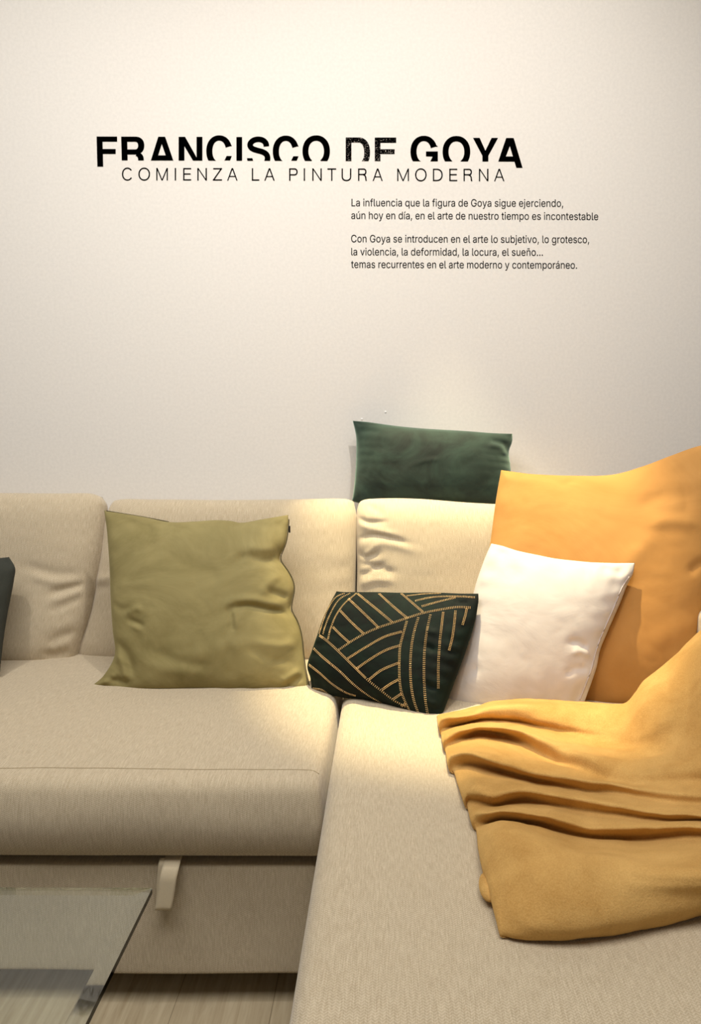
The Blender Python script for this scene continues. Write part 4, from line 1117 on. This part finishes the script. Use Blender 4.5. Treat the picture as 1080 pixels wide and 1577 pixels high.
def text_line(txt, u0, u1, v0, v1, parent):
    pen, lo, hi = 0.0, 1e9, -1e9
    places = []
    for ch in txt:
        adv, loops = GLYPHS[ch]
        places.append((pen, loops))
        for l in loops:
            lo = min(lo, pen + min(l[2::6])); hi = max(hi, pen + max(l[2::6]))
        pen += adv
    kx = (u1 - u0) / (hi - lo)
    verts, faces = [], []
    for pen, loops in places:
        polys = []
        for l in loops:
            n = len(l) // 6
            P = []
            for i in range(n):
                a = l[i * 6:i * 6 + 6]; b = l[(i + 1) % n * 6:(i + 1) % n * 6 + 6]
                p0, p1, p2, p3 = (np.array(q, float) for q in (a[2:4], a[4:6], b[0:2], b[2:4]))
                for t in (0, .25, .5, .75):
                    P.append((1 - t) ** 3 * p0 + 3 * (1 - t) ** 2 * t * p1 + 3 * (1 - t) * t * t * p2 + t ** 3 * p3)
            P = [q for q, pr in zip(P, [P[-1]] + P[:-1]) if np.hypot(*(q - pr)) > 1.0]
            m = len(P)
            Q = []
            for i in range(m):
                t = P[(i + 1) % m] - P[i - 1]
                d = np.hypot(*t)
                Q.append(P[i] + (np.array([-t[1], t[0]]) / d if d > .5 else 0) * BOLD)
            polys.append(Q)
        if not polys: continue
        allv = [Vector(q) for Q in polys for q in Q]
        edges, b = [], 0
        for Q in polys:
            edges += [(b + i, b + (i + 1) % len(Q)) for i in range(len(Q))]; b += len(Q)
        cv, _, cf, *_r = delaunay_2d_cdt(allv, edges, [], 0, 1e-4)
        b = len(verts)
        verts += [wall_pt(u0 + (pen + p.x - lo) * kx, v0 + (v1 - v0) * (pen + p.x - lo) / (hi - lo) - p.y * KY, .0004) for p in cv]
        for tri in cf:
            c = sum((cv[q] for q in tri), Vector((0, 0))) / len(tri)
            wn = 0
            for Q in polys:
                for i in range(len(Q)):
                    (ax, ay), (bx, by) = Q[i], Q[(i + 1) % len(Q)]
                    if (ay <= c.y) != (by <= c.y):
                        if ax + (c.y - ay) * (bx - ax) / (by - ay) > c.x: wn += 1 if by > ay else -1
            if wn != 0: faces.append(tuple(b + q for q in tri))
    return obj('text_line', verts, faces, M_VINYL, parent, smooth=False)


par = tag(empty('paragraph_lettering', wall_pt(731, 340)), 'small black two line text on the wall, nearest below the headline', 'lettering', 'small text blocks on the wall')
for a in LINES[:2]: text_line(*a, par)
par2 = tag(empty('paragraph_lettering', wall_pt(731, 415)), 'small black three line text on the wall, lower of the two small blocks', 'lettering', 'small text blocks on the wall')
for a in LINES[2:]: text_line(*a, par2)

# two tiny dabs of filler above the green cushion
M_DAB = plain_mat('filler', srgb(246, 244, 240), .7)
for (u, v_), lab in (((557.5, 645.5), 'tiny white dab of filler on the wall by the green cushion corner'), ((594, 634.5), 'tiny white dab of filler on the wall further above the green cushion')):
    c = wall_pt(u, v_)
    bm = bmesh.new(); bmesh.ops.create_icosphere(bm, subdivisions=2, radius=.0035)
    vv = [(c.x + p.co.x, c.y + p.co.y * .5, c.z + p.co.z) for p in bm.verts]; ff = [tuple(q.index for q in fc.verts) for fc in bm.faces]
    bm.free()
    tag(obj('filler_dab', vv, ff, M_DAB, None, c), lab, 'filler dab', 'filler dabs on the wall')
